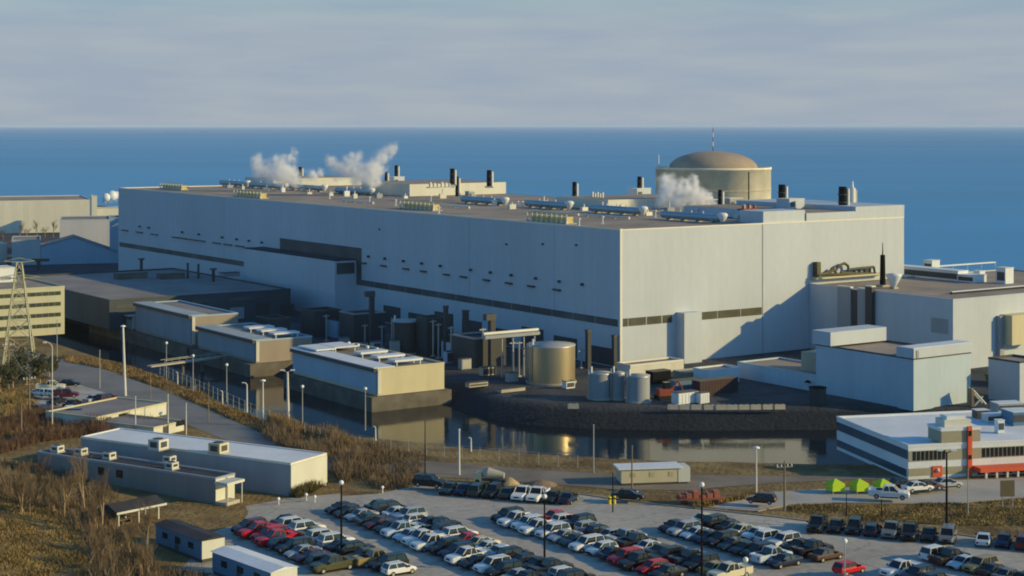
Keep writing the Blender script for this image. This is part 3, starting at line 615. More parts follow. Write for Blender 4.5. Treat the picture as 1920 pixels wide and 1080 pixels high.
# ------------------------------------------------------------------ yard plant in the shade of the hall
def tank(px,yb,w,yt,lab,m,dome=.25,cat='tank',name='storage_tank'):
    P=G(px,yb); r=w/2*P.y/F; P=P+Vector((0,r*.9,0)); h=zat(P,yt)
    t=thing(name,lab,cat,P,0,'tanks in the station yard'); MB().tube((0,0,0),(0,0,h),r,r,36).build('shell',m,t)
    MB().lathe([(r+.08,-.25),(r+.08,0),(.02,r*dome)],36,(0,0,h)).build('roof',M_STEEL,t)
    q=MB(); q.tube((-r*.8,-r*.62,0),(-r*.8,-r*.62,h+.9),.1,.1,6); q.tube((-r*.8-.5,-r*.62,0),(-r*.8-.5,-r*.62,h+.9),.1,.1,6)
    for k in range(int(h/.6)): q.tube((-r*.8,-r*.62,.4+k*.6),(-r*.8-.5,-r*.62,.4+k*.6),.05,.05,5)
    q.build('ladder',M_STEEL,t)
    MB().tube((-r*.75,-r*.3,h),(-r*.75,-r*.3,h+1.3),.22,.22,8).build('vent_pipe',M_WHITE,t)
    MB().tube((0,0,-.1),(0,0,.25),r+.35,r+.35,36).build('plinth',M_CONC,t)
tank(1034,722,92,645,'big bare metal tank, half in sun, before the hall corner',mat('tank_steel',(.50,.42,.27),.38,.10,.2,metal=.75,stretch=(1,1,.15)),.06)
tank(1126,750,44,698,'leftmost of three grey silos at the water edge',M_GREY,.12)
tank(1160,750,24,698,'slim middle one of three grey silos at the water edge',M_GREY,.3)
tank(1198,756,44,703,'rightmost of three grey silos at the water edge',M_GREY,.12)
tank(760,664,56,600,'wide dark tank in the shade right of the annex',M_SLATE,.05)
def yb(px0,px1,yb_,yt,d,lab,m,name='plant_shed',cat='plant shed',cope=None,roof=None):
    P=G(px0,yb_); return bld(P,run(P,V,px1),d,zat(P,yt),name,lab,cat,wall=m,roof=roof or M_ROOFD,cope=cope or M_DGREY)
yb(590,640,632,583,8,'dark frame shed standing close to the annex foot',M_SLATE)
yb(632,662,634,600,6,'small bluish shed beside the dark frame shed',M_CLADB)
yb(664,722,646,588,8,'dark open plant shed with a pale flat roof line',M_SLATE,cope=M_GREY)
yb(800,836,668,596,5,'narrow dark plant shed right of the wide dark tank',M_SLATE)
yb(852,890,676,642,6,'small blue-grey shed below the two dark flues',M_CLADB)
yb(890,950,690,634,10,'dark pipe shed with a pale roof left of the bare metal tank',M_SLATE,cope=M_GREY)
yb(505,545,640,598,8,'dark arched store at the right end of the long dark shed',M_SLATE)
def flue(px,yb_,yt,w,lab,head=0):
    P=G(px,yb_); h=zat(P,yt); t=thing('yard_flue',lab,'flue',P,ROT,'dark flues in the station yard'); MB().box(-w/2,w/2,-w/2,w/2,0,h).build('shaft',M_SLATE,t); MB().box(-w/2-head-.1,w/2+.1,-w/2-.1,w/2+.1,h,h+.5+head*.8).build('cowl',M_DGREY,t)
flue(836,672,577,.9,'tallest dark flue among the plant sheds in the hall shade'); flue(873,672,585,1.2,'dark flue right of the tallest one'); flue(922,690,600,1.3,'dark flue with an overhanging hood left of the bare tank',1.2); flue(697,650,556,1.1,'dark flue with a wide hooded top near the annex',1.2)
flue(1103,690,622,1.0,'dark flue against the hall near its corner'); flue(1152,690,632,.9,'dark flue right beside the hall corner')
# pipe bridge
P=G(948,708); t=thing('pipe_bridge','pale pipe bridge on thin legs running to the bare metal tank','pipe bridge',P,ROT); q=MB()
for k in range(4): q.tube((-1+k*3.0,0,0),(-1+k*3.0,0,zat(P,632)),.2,.2,6)
q.build('leg',M_STEEL,t); MB().box(-6,9,-.8,.8,zat(P,632),zat(P,632)+.7).build('pipe_tray',M_GREY,t); q=MB(); q.tube((-6,0,zat(P,632)+1.1),(9,0,zat(P,632)+1.1),.35,.35,8); q.build('pipe',M_COPE,t)
# thin columns and pipe stands in the shade
for k,(px,yb_,yt,m) in enumerate(((812,668,600,M_STEEL),(822,672,606,M_GREY),(846,676,612,M_STEEL),(858,676,618,M_GREY),(905,684,615,M_STEEL),(962,702,640,M_STEEL),(973,706,640,M_GREY),(986,708,650,M_STEEL),(752,660,612,M_STEEL),(716,652,610,M_GREY),(684,646,608,M_STEEL),(650,640,600,M_GREY),(612,640,590,M_STEEL),(1090,690,655,M_GREY),(1008,706,655,M_STEEL))):
    P=G(px,yb_); h=zat(P,yt); t=thing('pipe_stand','thin grey pipe stand, one of many alike in the shade below the hall','pipe stand',P,ROT,'pipe stands in the station yard')
    MB().tube((0,0,0),(0,0,h),.22,.2,8).build('column',m,t); MB().box(-.9,.9,-.12,.12,h-.5,h-.25).build('bracket',m,t); MB().box(-.5,.5,-.5,.5,0,.25).build('foot',M_CONC,t)
for k,(px0,px1,yb_,yt,m) in enumerate(((736,750,668,640,M_GREY),(838,850,682,660,M_CLADB),(866,884,694,674,M_GREY),(905,930,706,690,M_CONC),(955,972,718,700,M_GREY),(700,715,664,642,M_CLADB),(672,690,660,644,M_GREY),(1062,1078,730,716,M_WHITE),(640,655,652,634,M_GREY),(880,915,728,719,M_CONC),(940,985,738,731,M_CONC))):
    P=G(px0,yb_); L=run(P,V,px1); h=zat(P,yt); t=thing('equipment_cabinet','boxy equipment cabinet, one of several alike in the shaded yard','cabinet',P,ROT,'equipment cabinets in the station yard')
    MB().box(0,L,0,1.6,.1,h).build('casing',m,t); MB().box(-.08,L+.08,-.08,1.68,h,h+.12).build('lid',M_DGREY,t); MB().box(.2,L-.2,-.05,.02,.4,h-.3).build('door',M_DGREY if k%2 else M_STEEL,t)
# lit low building and yard clutter right of the corner
P=G(1182,704); bld(P,run(P,V,1282),5,zat(P,684),'gate_lodge','low cream lodge lit by the sun at the foot of the hall end wall','lodge',wall=M_CREAM,cope=M_COPE,roof=M_ROOFG)
P=G(1284,716); bld(P,run(P,V,1330),4,zat(P,698),'store_shed','low olive shed right of the sunlit cream lodge','shed',wall=mat('olive_cladding',(.30,.27,.15),.8,.1),cope=M_GREY,roof=M_ROOFG)
P=G(1328,722); bld(P,run(P,V,1386),5,zat(P,694),'site_office','grey white flat cabin between the tree-dark bin and the blue low wing','cabin',wall=M_WHITE,cope=M_WHITE,roof=M_ROOFG)
def container(px0,px1,yb_,yt,lab,m,d=2.5,rot=ROT,name='shipping_container',cat='container'):
    P=G(px0,yb_); vv,uu=axes(rot); L=run(P,vv,px1); h=zat(P,yt); t=thing(name,lab,cat,P,rot,'containers and boxes in the yard')
    MB().box(0,L,0,d,.12,h).build('body',m,t); q=MB()
    n=max(4,int(L/.8))
    for k in range(n): q.box(L*k/n+.1,L*(k+.5)/n+.1,-.07,.0,.3,h-.2)
    q.build('ribs',m,t); q=MB(); q.box(-.05,L+.05,-.1,d+.05,h,h+.12); q.box(-.05,L+.05,-.1,d+.05,0,.12); q.build('frame',M_DGREY,t)
    MB().box(L,L+.08,.2,d-.2,.2,h-.1).build('door',m,t)
container(1312,1384,744,716,'dark maroon container in the yard, longest of the yard boxes',mat('maroon_paint',(.05,.025,.028),.7,.15))
container(1266,1318,738,716,'blue grey container behind the white crates',M_BLUEP)
container(1272,1310,760,738,'large white crate at the water edge',M_WHITE,2.2,ROT,'white_crate','crate')
container(1313,1330,758,738,'small white crate beside the large white one',M_WHITE,1.4,ROT,'white_crate','crate')
container(1224,1258,722,698,'black box raised beside the rightmost silo',M_BLACK)
P=G(1246,748); t=thing('red_machine','red digger with a dark cab parked between silo and crates','digger',P,R(20))
MB().box(-1.6,1.6,-1,1,.8,2.2).build('body',mat('machine_red',(.25,.05,.03),.6,.15),t); MB().box(-.2,1.1,-.8,.8,2.2,3.5).build('cab',M_WIN,t)
for s in (-1,1): MB().box(-1.9,1.9,s*1.1-.3,s*1.1+.3,0,.8).build('track',M_TYRE,t)
q=MB(); q.tube((1.4,0,1.8),(3.2,0,3.6),.22,.18,6); q.tube((3.2,0,3.6),(4.3,0,1.4),.18,.14,6); q.build('arm',MATS['machine_red'],t); MB().box(4.0,4.7,-.5,.5,.7,1.5).build('bucket',M_DGREY,t)
# concrete barriers along the far shore
bar=None
for k,px in enumerate((1075,1262,1284,1306,1330,1352,1373,1395,1417,1440,1462)):
    P=G(px,768-abs(px-1350)*.008)
    if bar is None:
        bar=thing('concrete_barrier','pale concrete barrier block in the row along the far shore','barrier',P,R(-3),'barrier blocks along the far shore')
        q=MB(); q.add([(-1.1,-.35,0),(1.1,-.35,0),(1.1,.35,0),(-1.1,.35,0),(-1.1,-.12,.95),(1.1,-.12,.95),(1.1,.12,.95),(-1.1,.12,.95)],[(3,2,1,0),(4,5,6,7),(0,1,5,4),(1,2,6,5),(2,3,7,6),(3,0,4,7)]); q.build('block',M_CONC,bar); q=MB(); q.tube((-.6,0,.95),(-.6,0,1.1),.08,.08,6); q.tube((.6,0,.95),(.6,0,1.1),.08,.08,6); q.build('lifting_eye',M_STEEL,bar)
    else: dup(bar,P,R(-3+k))
# ------------------------------------------------------------------ far left
def fbox(px0,px1,yb_,yt,d,name,lab,cat,m,rot=ROT,cope=None,roof=None,group=None,z=0):
    P=G(px0,yb_,z); vv,uu=axes(rot); return bld(P,run(P,vv,px1),d,zat(P,yt)-0,name,lab,cat,rot,wall=m,roof=roof or M_ROOF,cope=cope or m,group=group)
fb=fbox(-160,172,441,379,60,'warehouse','long sunlit cream warehouse at the far left by the lake shore','warehouse',M_CREAM,R(20),M_COPE)
fbox(172,182,441,367,10,'chimney_block','slim pale tower block at the right end of the far cream warehouse','tower block',M_CREAM,R(20))
fbox(181,232,430,391,16,'far_shed','small cream shed between the far warehouse and the hall','shed',M_CREAM,R(20),M_COPE)
q=fbox(112,206,478,412,30,'lavender_block','lavender grey windowless block left of the hall end','industrial block',panels('lavender_cladding',(.50,.52,.56),5,.03),R(14),roof=M_ROOFG)
MB().box(29,31,-.06,.05,14,19).build('window',M_WIN,q); MB().box(29.4,30.2,-.05,.05,3,11).build('stain_panel',M_GREY,q)
fbox(206,224,492,408,20,'stair_block','dark blue stair block squeezed between lavender block and hall','stair block',M_CLADB,R(14),roof=M_ROOFG)
fbox(22,76,497,450,25,'pale_shed','pale blue shed with a blank wall at the far left','shed',panels('pale_blue_cladding',(.46,.52,.55),4,.03),R(16),roof=M_ROOFG)
# ramp-shaped shed
P=G(77,496); L=run(P,axes(R(16))[0],224); t=thing('ramp_shed','blue shed with a sloping ridge below the lavender block','shed',P,R(16)); h0=zat(P,462); h1=zat(P,446); q=MB()
q.add([(0,0,-.3),(L,0,-.3),(L,18,-.3),(0,18,-.3),(0,0,h0),(L*.42,0,h1),(L,0,h0-3.4),(0,18,h0),(L*.42,18,h1),(L,18,h0-3.4)],[(0,1,6,5,4),(1,2,9,6),(2,3,7,8,9),(3,0,4,7)]); q.build('wall',M_CLADB,t)
q=MB(); q.add([(-.3,-.4,h0+.05),(L*.42,-.4,h1+.05),(L+.3,-.4,h0-3.35),(-.3,18.4,h0+.05),(L*.42,18.4,h1+.05),(L+.3,18.4,h0-3.35)],[(0,1,4,3),(1,2,5,4)]); q.build('roof',M_ROOFG,t)
# shoreline clutter beyond: red-brown sheds and tanks
for k,(px,yb_,yt,w,m,lab) in enumerate(((8,386,371,34,M_RUST,'rust red shed at the far left shore edge'),(40,386,372,26,M_WHITE,'white shed among the red ones on the far shore'),(72,387,371,20,M_RUST,'dull red shed right of the white one on the far shore'),(100,384,370,36,M_WHITE,'pale gabled shed behind the far cream warehouse'),(128,384,372,24,M_WHITE,'second pale gabled shed behind the far cream warehouse'))):
    P=G(px,yb_); t=thing('shore_shed',lab,'shed',P,R(10),'sheds on the far shore'); w=w/F*P.y; h=zat(P,yt)
    MB().box(0,w,0,12,-.3,h*.7).build('wall',m,t); q=MB(); q.add([(-.3,-.3,h*.7),(w+.3,-.3,h*.7),(w+.3,12.3,h*.7),(-.3,12.3,h*.7),(-.3,6,h),(w+.3,6,h)],[(0,1,5,4),(2,3,4,5),(0,4,3),(1,2,5)]); q.build('roof',m if k!=3 else M_ROOFW,t)
for k,(px,yb_,r,lab) in enumerate(((199,381,3.2,'left small white ball tank on the far shore'),(210,380,4.0,'right small white ball tank on the far shore'),(218,377,3.2,'white ball tank touching the hall edge on the far shore'))):
    P=G(px,yb_); t=thing('ball_tank',lab,'ball tank',P,0,'ball tanks on the far shore'); MB().ball((0,0,r+1),r,10).build('ball',M_WHITE,t); q=MB()
    for a in range(4): q.tube((r*.7*math.cos(a*1.57),r*.7*math.sin(a*1.57),0),(r*.7*math.cos(a*1.57),r*.7*math.sin(a*1.57),r),.3,.3,6)
    q.build('leg',M_STEEL,t)
# office block at the left edge
Po=G(-60,637); Lo=run(Po,V,121); ho=zat(Po,546)
O1=bld(Po,Lo,42,ho,'office_block','cream four storey office block with dark window bands at the left edge','office block',wall=panels('olive_cream_cladding',(.48,.48,.34),3,.04),roof=M_ROOF,cope=panels('olive_cream_cladding',(.48,.48,.34),3,.04))
M_GLG=mat('green_grey_glass',(.055,.07,.05),.3,.35,.3)
for k in range(4):
    z=1.2+k*(ho-1.2)/4; n=14
    for j in range(n): MB().box(1+(Lo-2)*j/n+.04,1+(Lo-2)*(j+1)/n-.07,-.06,.05,z+.5,z+1.55).build('window',M_GLG,O1)
    for j in range(8): MB().box(Lo-.05,Lo+.06,2+j*5,5.6+j*5,z+.5,z+1.55).build('window',M_WIN,O1)
P=G(-6,530,ho-.45); t=thing('roof_plant','white plant box on the roof of the cream office block','roof plant',P,ROT); MB().box(0,5.5,0,9,0,zat(P,504)-P.z).build('casing',M_WHITE,t); MB().box(-.15,5.65,-.15,9.15,zat(P,504)-P.z,zat(P,504)-P.z+.2).build('lid',M_COPE,t); MB().box(1,4,-.06,.05,.6,1.6).build('grille',M_GREY,t)
P=G(3,494); bld(P-V*12,12+run(P,V,13),10,zat(P,456),'side_block','small cream block behind the office block at the very left edge','office block',wall=M_CREAM,cope=M_WHITE)
P=G(72,506); t=thing('gantry_sign','dark T-shaped gantry standing behind the cream office block','gantry',P,R(5)); MB().box(-.6,.6,-.4,.4,0,zat(P,490)).build('column',M_DGREY,t); MB().box(-2.4,4.2,-.8,.8,zat(P,490),zat(P,486)+.2).build('beam',M_DGREY,t)
# dark parked stuff beside it
P=G(112,560); t=thing('tarped_stack','long stack under pale blue tarpaulins beyond the cream office block','tarped stack',P,R(24)); q=MB(); 
for k in range(3): q.add([(k*5,0,0),(k*5+4.6,0,0),(k*5+4.6,3,0),(k*5,3,0),(k*5+.3,.5,1.3+.2*k),(k*5+4.3,.5,1.3),(k*5+4.3,2.5,1.4),(k*5+.3,2.5,1.3)],[(0,1,5,4),(1,2,6,5),(2,3,7,6),(3,0,4,7),(4,5,6,7)])
q.build('tarpaulin',mat('blue_tarp',(.22,.36,.46),.6,.2),t); MB().box(-.2,14.8,-.2,3.2,-.05,.12).build('pallet',M_WOOD,t)
# lattice pylon
pb=G(36,708); hp=zat(pb,492); t=thing('lattice_pylon','pale green lattice pylon standing before the cream office block','pylon',pb,R(12))
q=MB(); wb=7.6; wt=1.1; nlev=7
def pw(z): return wb/2*(1-z/hp)+wt/2*(z/hp)
zs=[hp*(1-(1-k/nlev)**1.25) for k in range(nlev+1)]
cr=[(-1,-1),(1,-1),(1,1),(-1,1)]
for a,b in cr: 
    m1=MB(); m1.tube((a*wb/2,b*wb/2,0),(a*wt/2,b*wt/2,hp),.24,.16,5); m1.build('leg',mat('pylon_steel',(.42,.42,.30),.6,.1),t)
for z0,z1 in zip(zs[:-1],zs[1:]):
    for k in range(4):
        a=cr[k]; b=cr[(k+1)%4]
        A0=(a[0]*pw(z0),a[1]*pw(z0),z0); B1=(b[0]*pw(z1),b[1]*pw(z1),z1); B0=(b[0]*pw(z0),b[1]*pw(z0),z0); A1=(a[0]*pw(z1),a[1]*pw(z1),z1)
        q.tube(A0,B1,.09,.09,4,False); q.tube(B0,A1,.09,.09,4,False); q.tube(A1,B1,.08,.08,4,False)
q.build('bracing',MATS['pylon_steel'],t)
for zz,w in ((hp*.86,4.6),(hp,3.4)):
    q=MB()
    for s in (-1,1):
        q.tube((0,-.5,zz),(s*w,0,zz+.3),.1,.07,5); q.tube((0,.5,zz),(s*w,0,zz+.3),.1,.07,5); q.tube((0,0,zz+1.0),(s*w,0,zz+.3),.08,.06,5)
    q.build('crossarm',MATS['pylon_steel'],t)

# ------------------------------------------------------------------ low buildings in the near left
RL=R(60); VL_,UL_=axes(RL)
Pm2=G(545,930); sm=run(Pm2,VL_,612); um=run(Pm2,UL_,152); hm=zat(Pm2,868)
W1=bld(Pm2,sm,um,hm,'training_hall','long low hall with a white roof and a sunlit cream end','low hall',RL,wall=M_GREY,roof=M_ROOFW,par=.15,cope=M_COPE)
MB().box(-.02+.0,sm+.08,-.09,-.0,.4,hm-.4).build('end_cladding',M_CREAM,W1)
def hvac(px,py,z,lab,w=2.4,rot=RL,m=None):
    P=G(px,py,z); t=thing('rooftop_unit',lab,'air conditioner',P,rot,'air conditioners on the low halls'); MB().box(-w/2,w/2,-w/2,w/2,.2,w*.75).build('casing',m or M_CREAM,t)
    q=MB(); q.box(-w*.3,w*.3,-w/2-.06,-w/2+.02,.5,w*.6); q.box(-w/2-.06,-w/2+.02,-w*.3,w*.3,.5,w*.6); q.build('grille',M_DGREY,t); MB().box(-w/2-.1,w/2+.1,-w/2-.1,w/2+.1,0,.2).build('curb',M_STEEL,t); MB().tube((0,0,w*.75),(0,0,w*.75+.12),w*.34,w*.34,14).build('fan',M_DGREY,t)
hvac(297,843,hm-.2,'cream air conditioner on the white roof, left of the middle',2.3)
hvac(410,850,hm-.2,'brownish air conditioner on the white roof, right of the middle',2.3,RL,M_TAN)
Pn=G(404,946); rn=R(58); vn,un=axes(rn); hn=zat(Pn,896); ln=run(Pn,un,70)
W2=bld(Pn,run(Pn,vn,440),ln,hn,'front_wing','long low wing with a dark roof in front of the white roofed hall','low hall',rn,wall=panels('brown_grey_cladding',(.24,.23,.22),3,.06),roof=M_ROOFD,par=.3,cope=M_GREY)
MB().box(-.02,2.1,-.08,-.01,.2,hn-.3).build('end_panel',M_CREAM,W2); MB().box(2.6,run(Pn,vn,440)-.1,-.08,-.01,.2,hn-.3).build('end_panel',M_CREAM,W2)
for px in (190,224): 
    u=run(Pn,un,px); MB().box(-.07,.05,u-.7,u+.7,hn*.45,hn*.75).build('window',M_WIN,W2)
MB().box(-.3,3.6,-2.6,-.09,hn-.9,hn-.5).build('porch_roof',M_CREAM,W2); q=MB(); q.tube((3.2,-2.4,0),(3.2,-2.4,hn-.9),.1,.1,6); q.tube((0,-2.4,0),(0,-2.4,hn-.9),.1,.1,6); q.build('porch_post',M_CREAM,W2)
MB().box(-.2,3.0,-2.2,-.1,0,.5).build('steps',M_CONC,W2)
for px,py,lab in ((205,861,'cream air conditioner on the dark wing roof, biggest there'),(152,853,'cream air conditioner at the far left of the dark wing roof'),(318,868,'small pale hood on the dark wing roof before the white hall'),(108,848,'pale air conditioner at the far left end by the brush'),(322,880,'small white vent box at the front of the dark wing roof')):
    hvac(px,py,hn-.3,lab,1.5)
# two small flat pavilions behind
for k,(x0,x1,yb_,yt,d,lab) in enumerate(((180,312,806,782,13,'small flat roofed cabin with a sunlit cream front by the small lot'),(288,345,820,801,16,'second small flat roofed cabin, nearer the white roofed hall'))):
    P=G(x0,yb_); P0=P; L=run(P,VL_,x1); b=bld(P,min(L,22),d,zat(P,yt),'flat_cabin',lab,'cabin',RL,wall=M_CREAM,roof=M_ROOFG,cope=M_TAN,par=.25)
    MB().box(2.5,4,-.06,.05,0,1.9).build('door',M_DGREY,b); MB().box(6,8.5,-.06,.05,1,2.0).build('window',M_WIN,b)
# picnic shelter
P=G(222,992); t=thing('picnic_shelter','open timber shelter with a dark roof in the grass','shelter',P,R(48)); h=2.5
for x in (0,3.4,6.8):
    for y in (0,3.2): MB().tube((x,y,-.3),(x,y,h),.16,.16,6).build('post',M_CREAM,t)
q=MB(); q.add([(-.8,-.8,h),(7.6,-.8,h),(7.6,4,h),(-.8,4,h),(-.8,1.6,h+.9),(7.6,1.6,h+.9)],[(0,1,5,4),(2,3,4,5),(0,4,3),(1,2,5)]); q.build('roof',M_ROOFD,t); q=MB(); q.box(-.85,7.65,-.9,-.8,h-.25,h+.05); q.box(-.85,7.65,4,4.1,h-.25,h+.05); q.build('fascia',M_CREAM,t)
q=MB(); q.box(1,3,1.2,2,.7,.78); q.box(1,3,.6,.85,.4,.46); q.box(1,3,2.35,2.6,.4,.46); q.box(1.2,1.35,.7,2.5,0,.7); q.box(2.6,2.75,.7,2.5,0,.7); q.build('table',M_WOOD,t)
# trailers
def trailer(px,yb_,yt,px1,uend,rot,lab,wall,roof,end):
    P=G(px,yb_); vv,uu=axes(rot); sv=run(P,vv,px1); su=run(P,uu,uend); h=zat(P,yt); t=thing('site_trailer',lab,'site trailer',P,rot,'site trailers by the parking lot')
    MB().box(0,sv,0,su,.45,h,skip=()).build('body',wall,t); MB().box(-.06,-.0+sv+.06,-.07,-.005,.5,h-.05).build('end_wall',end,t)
    q=MB(); q.add([(-.25,-.25,h),(sv+.25,-.25,h),(sv+.25,su+.25,h),(-.25,su+.25,h),(sv/2,-.25,h+.35),(sv/2,su+.25,h+.35)],[(0,4,5,3),(1,2,5,4),(0,1,4),(2,3,5)]); q.build('roof',roof,t)
    for k in range(3): MB().box(-.05,.04,su*(.18+.28*k),su*(.18+.28*k)+1.3,1.4,2.2).build('window',M_WIN,t)
    MB().box(-.05,.04,su*.5,su*.5+.9,.5,2.3).build('door',M_DGREY,t); MB().box(.1,sv-.1,.1,su-.1,0,.45).build('skirting',M_DGREY,t)
    return t
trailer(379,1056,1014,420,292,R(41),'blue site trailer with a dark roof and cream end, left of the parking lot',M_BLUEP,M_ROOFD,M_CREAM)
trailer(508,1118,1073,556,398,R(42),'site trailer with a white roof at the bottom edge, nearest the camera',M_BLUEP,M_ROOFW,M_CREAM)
# cream trailer by the water
P=G(1165,911); rt=R(9); L=run(P,axes(rt)[0],1290); t=thing('long_cabin','long cream cabin with a white roof standing alone by the water','cabin',P,rt); h=zat(P,881)
MB().box(0,L,0,3.6,.35,h).build('body',M_TAN,t); MB().box(-.5,L-.9,-.25,3.9,h,h+.22).build('roof',M_ROOFW,t); MB().box(L-1.6,L+.35,-.06,3.5,.3,h+.1).build('end_pod',M_CREAM,t); MB().box(.1,L-.1,.1,3.5,0,.35).build('skirting',M_DGREY,t)
for k in range(3): MB().box(1.5+k*3.1,2.3+k*3.1,-.05,.03,1.3,2.0).build('window',mat('tan_shutter',(.45,.38,.24),.6,.1),t)

# ------------------------------------------------------------------ white office at the lower right
RO=R(13.5); vo,uo=axes(RO); Pw2=G(1703,899); ho=zat(Pw2,834); so=34; lo=run(Pw2,uo,1569)
T1=bld(Pw2,so,lo,ho,'white_office','two storey white office with black windows and orange-red details at the right edge','office building',RO,wall=M_WHITE,roof=M_ROOFW,cope=M_WHITE,par=.35)
olive=mat('olive_grey_band',(.33,.31,.22),.7,.06)
z1=zat(Pw2,866); z2=zat(Pw2,846); zb=zat(Pw2,893); zt_=zat(Pw2,879)
MB().box(.05,so-.05,-.06,.03,z1,z2).build('window_band',olive,T1); MB().box(.05,so-.05,-.06,.03,zb,zt_).build('base_band',olive,T1)
xa,xb=run(Pw2,vo,1710),run(Pw2,vo,1773)
for k in range(8): MB().box(xa+(xb-xa)*k/8+.12,xa+(xb-xa)*(k+1)/8-.1,-.12,-.0,z1+.15,z2-.1).build('window',M_WIN,T1)
xa,xb=run(Pw2,vo,1840),run(Pw2,vo,1935)
for k in range(12): MB().box(xa+(xb-xa)*k/12+.12,xa+(xb-xa)*(k+1)/12-.1,-.12,-.0,z1+.15,z2-.1).build('window',M_WIN,T1)
# dark bands on the shaded flank
M_NAVY=mat('navy_glass_band',(.035,.07,.11),.3,.1); MB().box(-.07,.04,.15,lo-.1,z1+.35,z2+.1).build('flank_band',M_NAVY,T1); MB().box(-.07,.04,.6,lo-.1,.3,zt_-.2).build('flank_band',M_NAVY,T1)
xs_=run(Pw2,vo,1816); MB().box(xs_-.32,xs_+.42,-.45,-.07,0,zat(Pw2,804)).build('red_fin',M_ORANGE,T1)
for zz in (.72,1.02,): pass
MB().box(xs_-.2,xs_+.3,-.5,-.44,z1,z1+.7).build('fin_window',M_WIN,T1); MB().box(xs_-.2,xs_+.3,-.5,-.44,zat(Pw2,822),zat(Pw2,812)).build('fin_window',M_WIN,T1)
x0,x1=run(Pw2,vo,1765),run(Pw2,vo,1838); MB().box(x0,x1,-.04,4.5,ho-.02,zat(Pw2,812)).build('raised_bay',olive,T1); MB().box(x0-.1,x1+.1,-.12,4.6,zat(Pw2,812),zat(Pw2,806)).build('bay_parapet',M_WHITE,T1); MB().box(x0+1,x1-1.2,.8,3.9,zat(Pw2,806),zat(Pw2,793)).build('bay_penthouse',M_CREAM,T1)
MB().box(x0+1.6,x1-2,1.2,3.4,zat(Pw2,793),zat(Pw2,786)).build('bay_cap',M_WHITE,T1)
x0=xs_+.7; MB().box(x0,so,-2.6,-.07,zat(Pw2,887),zat(Pw2,879)).build('red_canopy',M_ORANGE,T1); q=MB()
for k in range(8): q.box(x0+1+k*1.9,x0+1.35+k*1.9,-2.4,-2.1,0,zat(Pw2,887))
q.build('canopy_post',M_CREAM,T1)
for k in range(6): MB().box(x0+.9+k*2.3,x0+2.4+k*2.3,-.14,-.065,.2,zat(Pw2,887)-.1).build('entrance_glass',[M_WIN,mat('red_brown_glass',(.10,.03,.02),.2,.2)][k%2],T1)
xq0,xq1=run(Pw2,vo,1748),run(Pw2,vo,1766); MB().box(xq0,xq1,-.2,-.07,.2,zat(Pw2,876)).build('red_door_panel',M_ORANGE,T1)
q=MB(); q.ball(((xq0+xq1)/2,-.2,1.3),.35,8,1); q.build('door_emblem',M_CREAM,T1)
for px,py,w,d,h,m,lab in ((1798,796,.1,.1,.1,M_WHITE,''),(1888,771,5,3,1.6,M_STEEL,'rounded grey air handler on the white office roof, back right'),(1908,795,4,4,2.4,M_BLUEP,'blue plant box on the white office roof at the right frame edge'),(1868,790,4.5,2.2,1.3,M_CREAM,'cream duct box on the white office roof, middle right'),(1838,784,2.4,1.6,1.5,M_DGREY,'small dark fan box on the white office roof behind the raised bay'),(1874,812,1.2,1.2,2.2,M_WHITE,'white goose-neck vent standing at the front of the white office roof'),(1898,781,9,1.2,.6,M_ROOFW,'long low white duct across the white office roof')):
    if not lab: continue
    P=G(px,py,ho-.35); t=thing('rooftop_unit',lab,'roof unit',P,RO,'units on the white office roof'); MB().box(-w/2,w/2,-d/2,d/2,.12,h).build('casing',m,t); MB().box(-w/2-.08,w/2+.08,-d/2-.08,d/2+.08,h,h+.1).build('lid',M_WHITE,t); MB().box(-w/2+.1,w/2-.1,-d/2-.05,-d/2+.03,h*.3,h*.8).build('grille',M_DGREY,t); MB().box(-w/2+.05,w/2-.05,-d/2+.05,d/2-.05,0,.12).build('curb',M_STEEL,t)
# lime canopies
for k,(px,lab) in enumerate(((1566,'leftmost lime green canopy on the forecourt'),(1611,'middle lime green canopy on the forecourt'),(1655,'rightmost lime green canopy on the forecourt, beside a low white pickup'))):
    P=G(px,924); t=thing('lime_canopy',lab,'canopy',P,R(20),'lime canopies on the forecourt'); s=.98
    for a in (-1,1):
        for b in (-1,1): MB().tube((a*s,b*s,0),(a*s,b*s,1.5),.06,.06,6).build('leg',M_STEEL,t)
    q=MB(); q.add([(-s-.1,-s-.1,.45),(s+.1,-s-.1,.45),(s+.1,s+.1,.45),(-s-.1,s+.1,.45),(-s-.1,-s-.1,1.55),(s+.1,-s-.1,1.55),(s+.1,s+.1,1.55),(-s-.1,s+.1,1.55),(0,0,2.25)],[(0,1,5,4),(1,2,6,5),(2,3,7,6),(3,0,4,7),(4,5,8),(5,6,8),(6,7,8),(7,4,8)]); q.build('cover',M_LIME,t)
# red canopy, cones, small things along the lot edge
P=G(1312,944); t=thing('red_flatbed','low red flatbed with loose load parked behind the lot edge','flatbed',P,R(5)); MB().box(-3.4,3.4,-1.1,1.1,.7,1.0).build('bed',M_RUST,t); q=MB()
for k in range(6): q.box(-3.2+k*1.05,-2.35+k*1.05,-.9,.9,1.0,1.45+.25*(k%3))
q.build('load',mat('red_netting',(.42,.14,.09),.85,.3),t)
for k in range(4): MB().tube((-2.4+(k%2)*4.6,-1.15+(k//2)*2.1,.4),(-2.4+(k%2)*4.6,-.95+(k//2)*2.1,.4),.4,.4,12).build('wheel',M_TYRE,t)
for k,(px,py) in enumerate(((1143,945),(1152,944))):
    P=G(px,py); t=thing('yellow_post',['left yellow bollard post at the lot corner','right yellow bollard post at the lot corner'][k],'bollard',P,0,'yellow bollards at the lot corner'); MB().tube((0,0,0),(0,0,1.15),.24,.24,12).build('post',M_YEL,t); MB().tube((0,0,.72),(0,0,.9),.26,.26,12).build('band',M_BLACK,t)
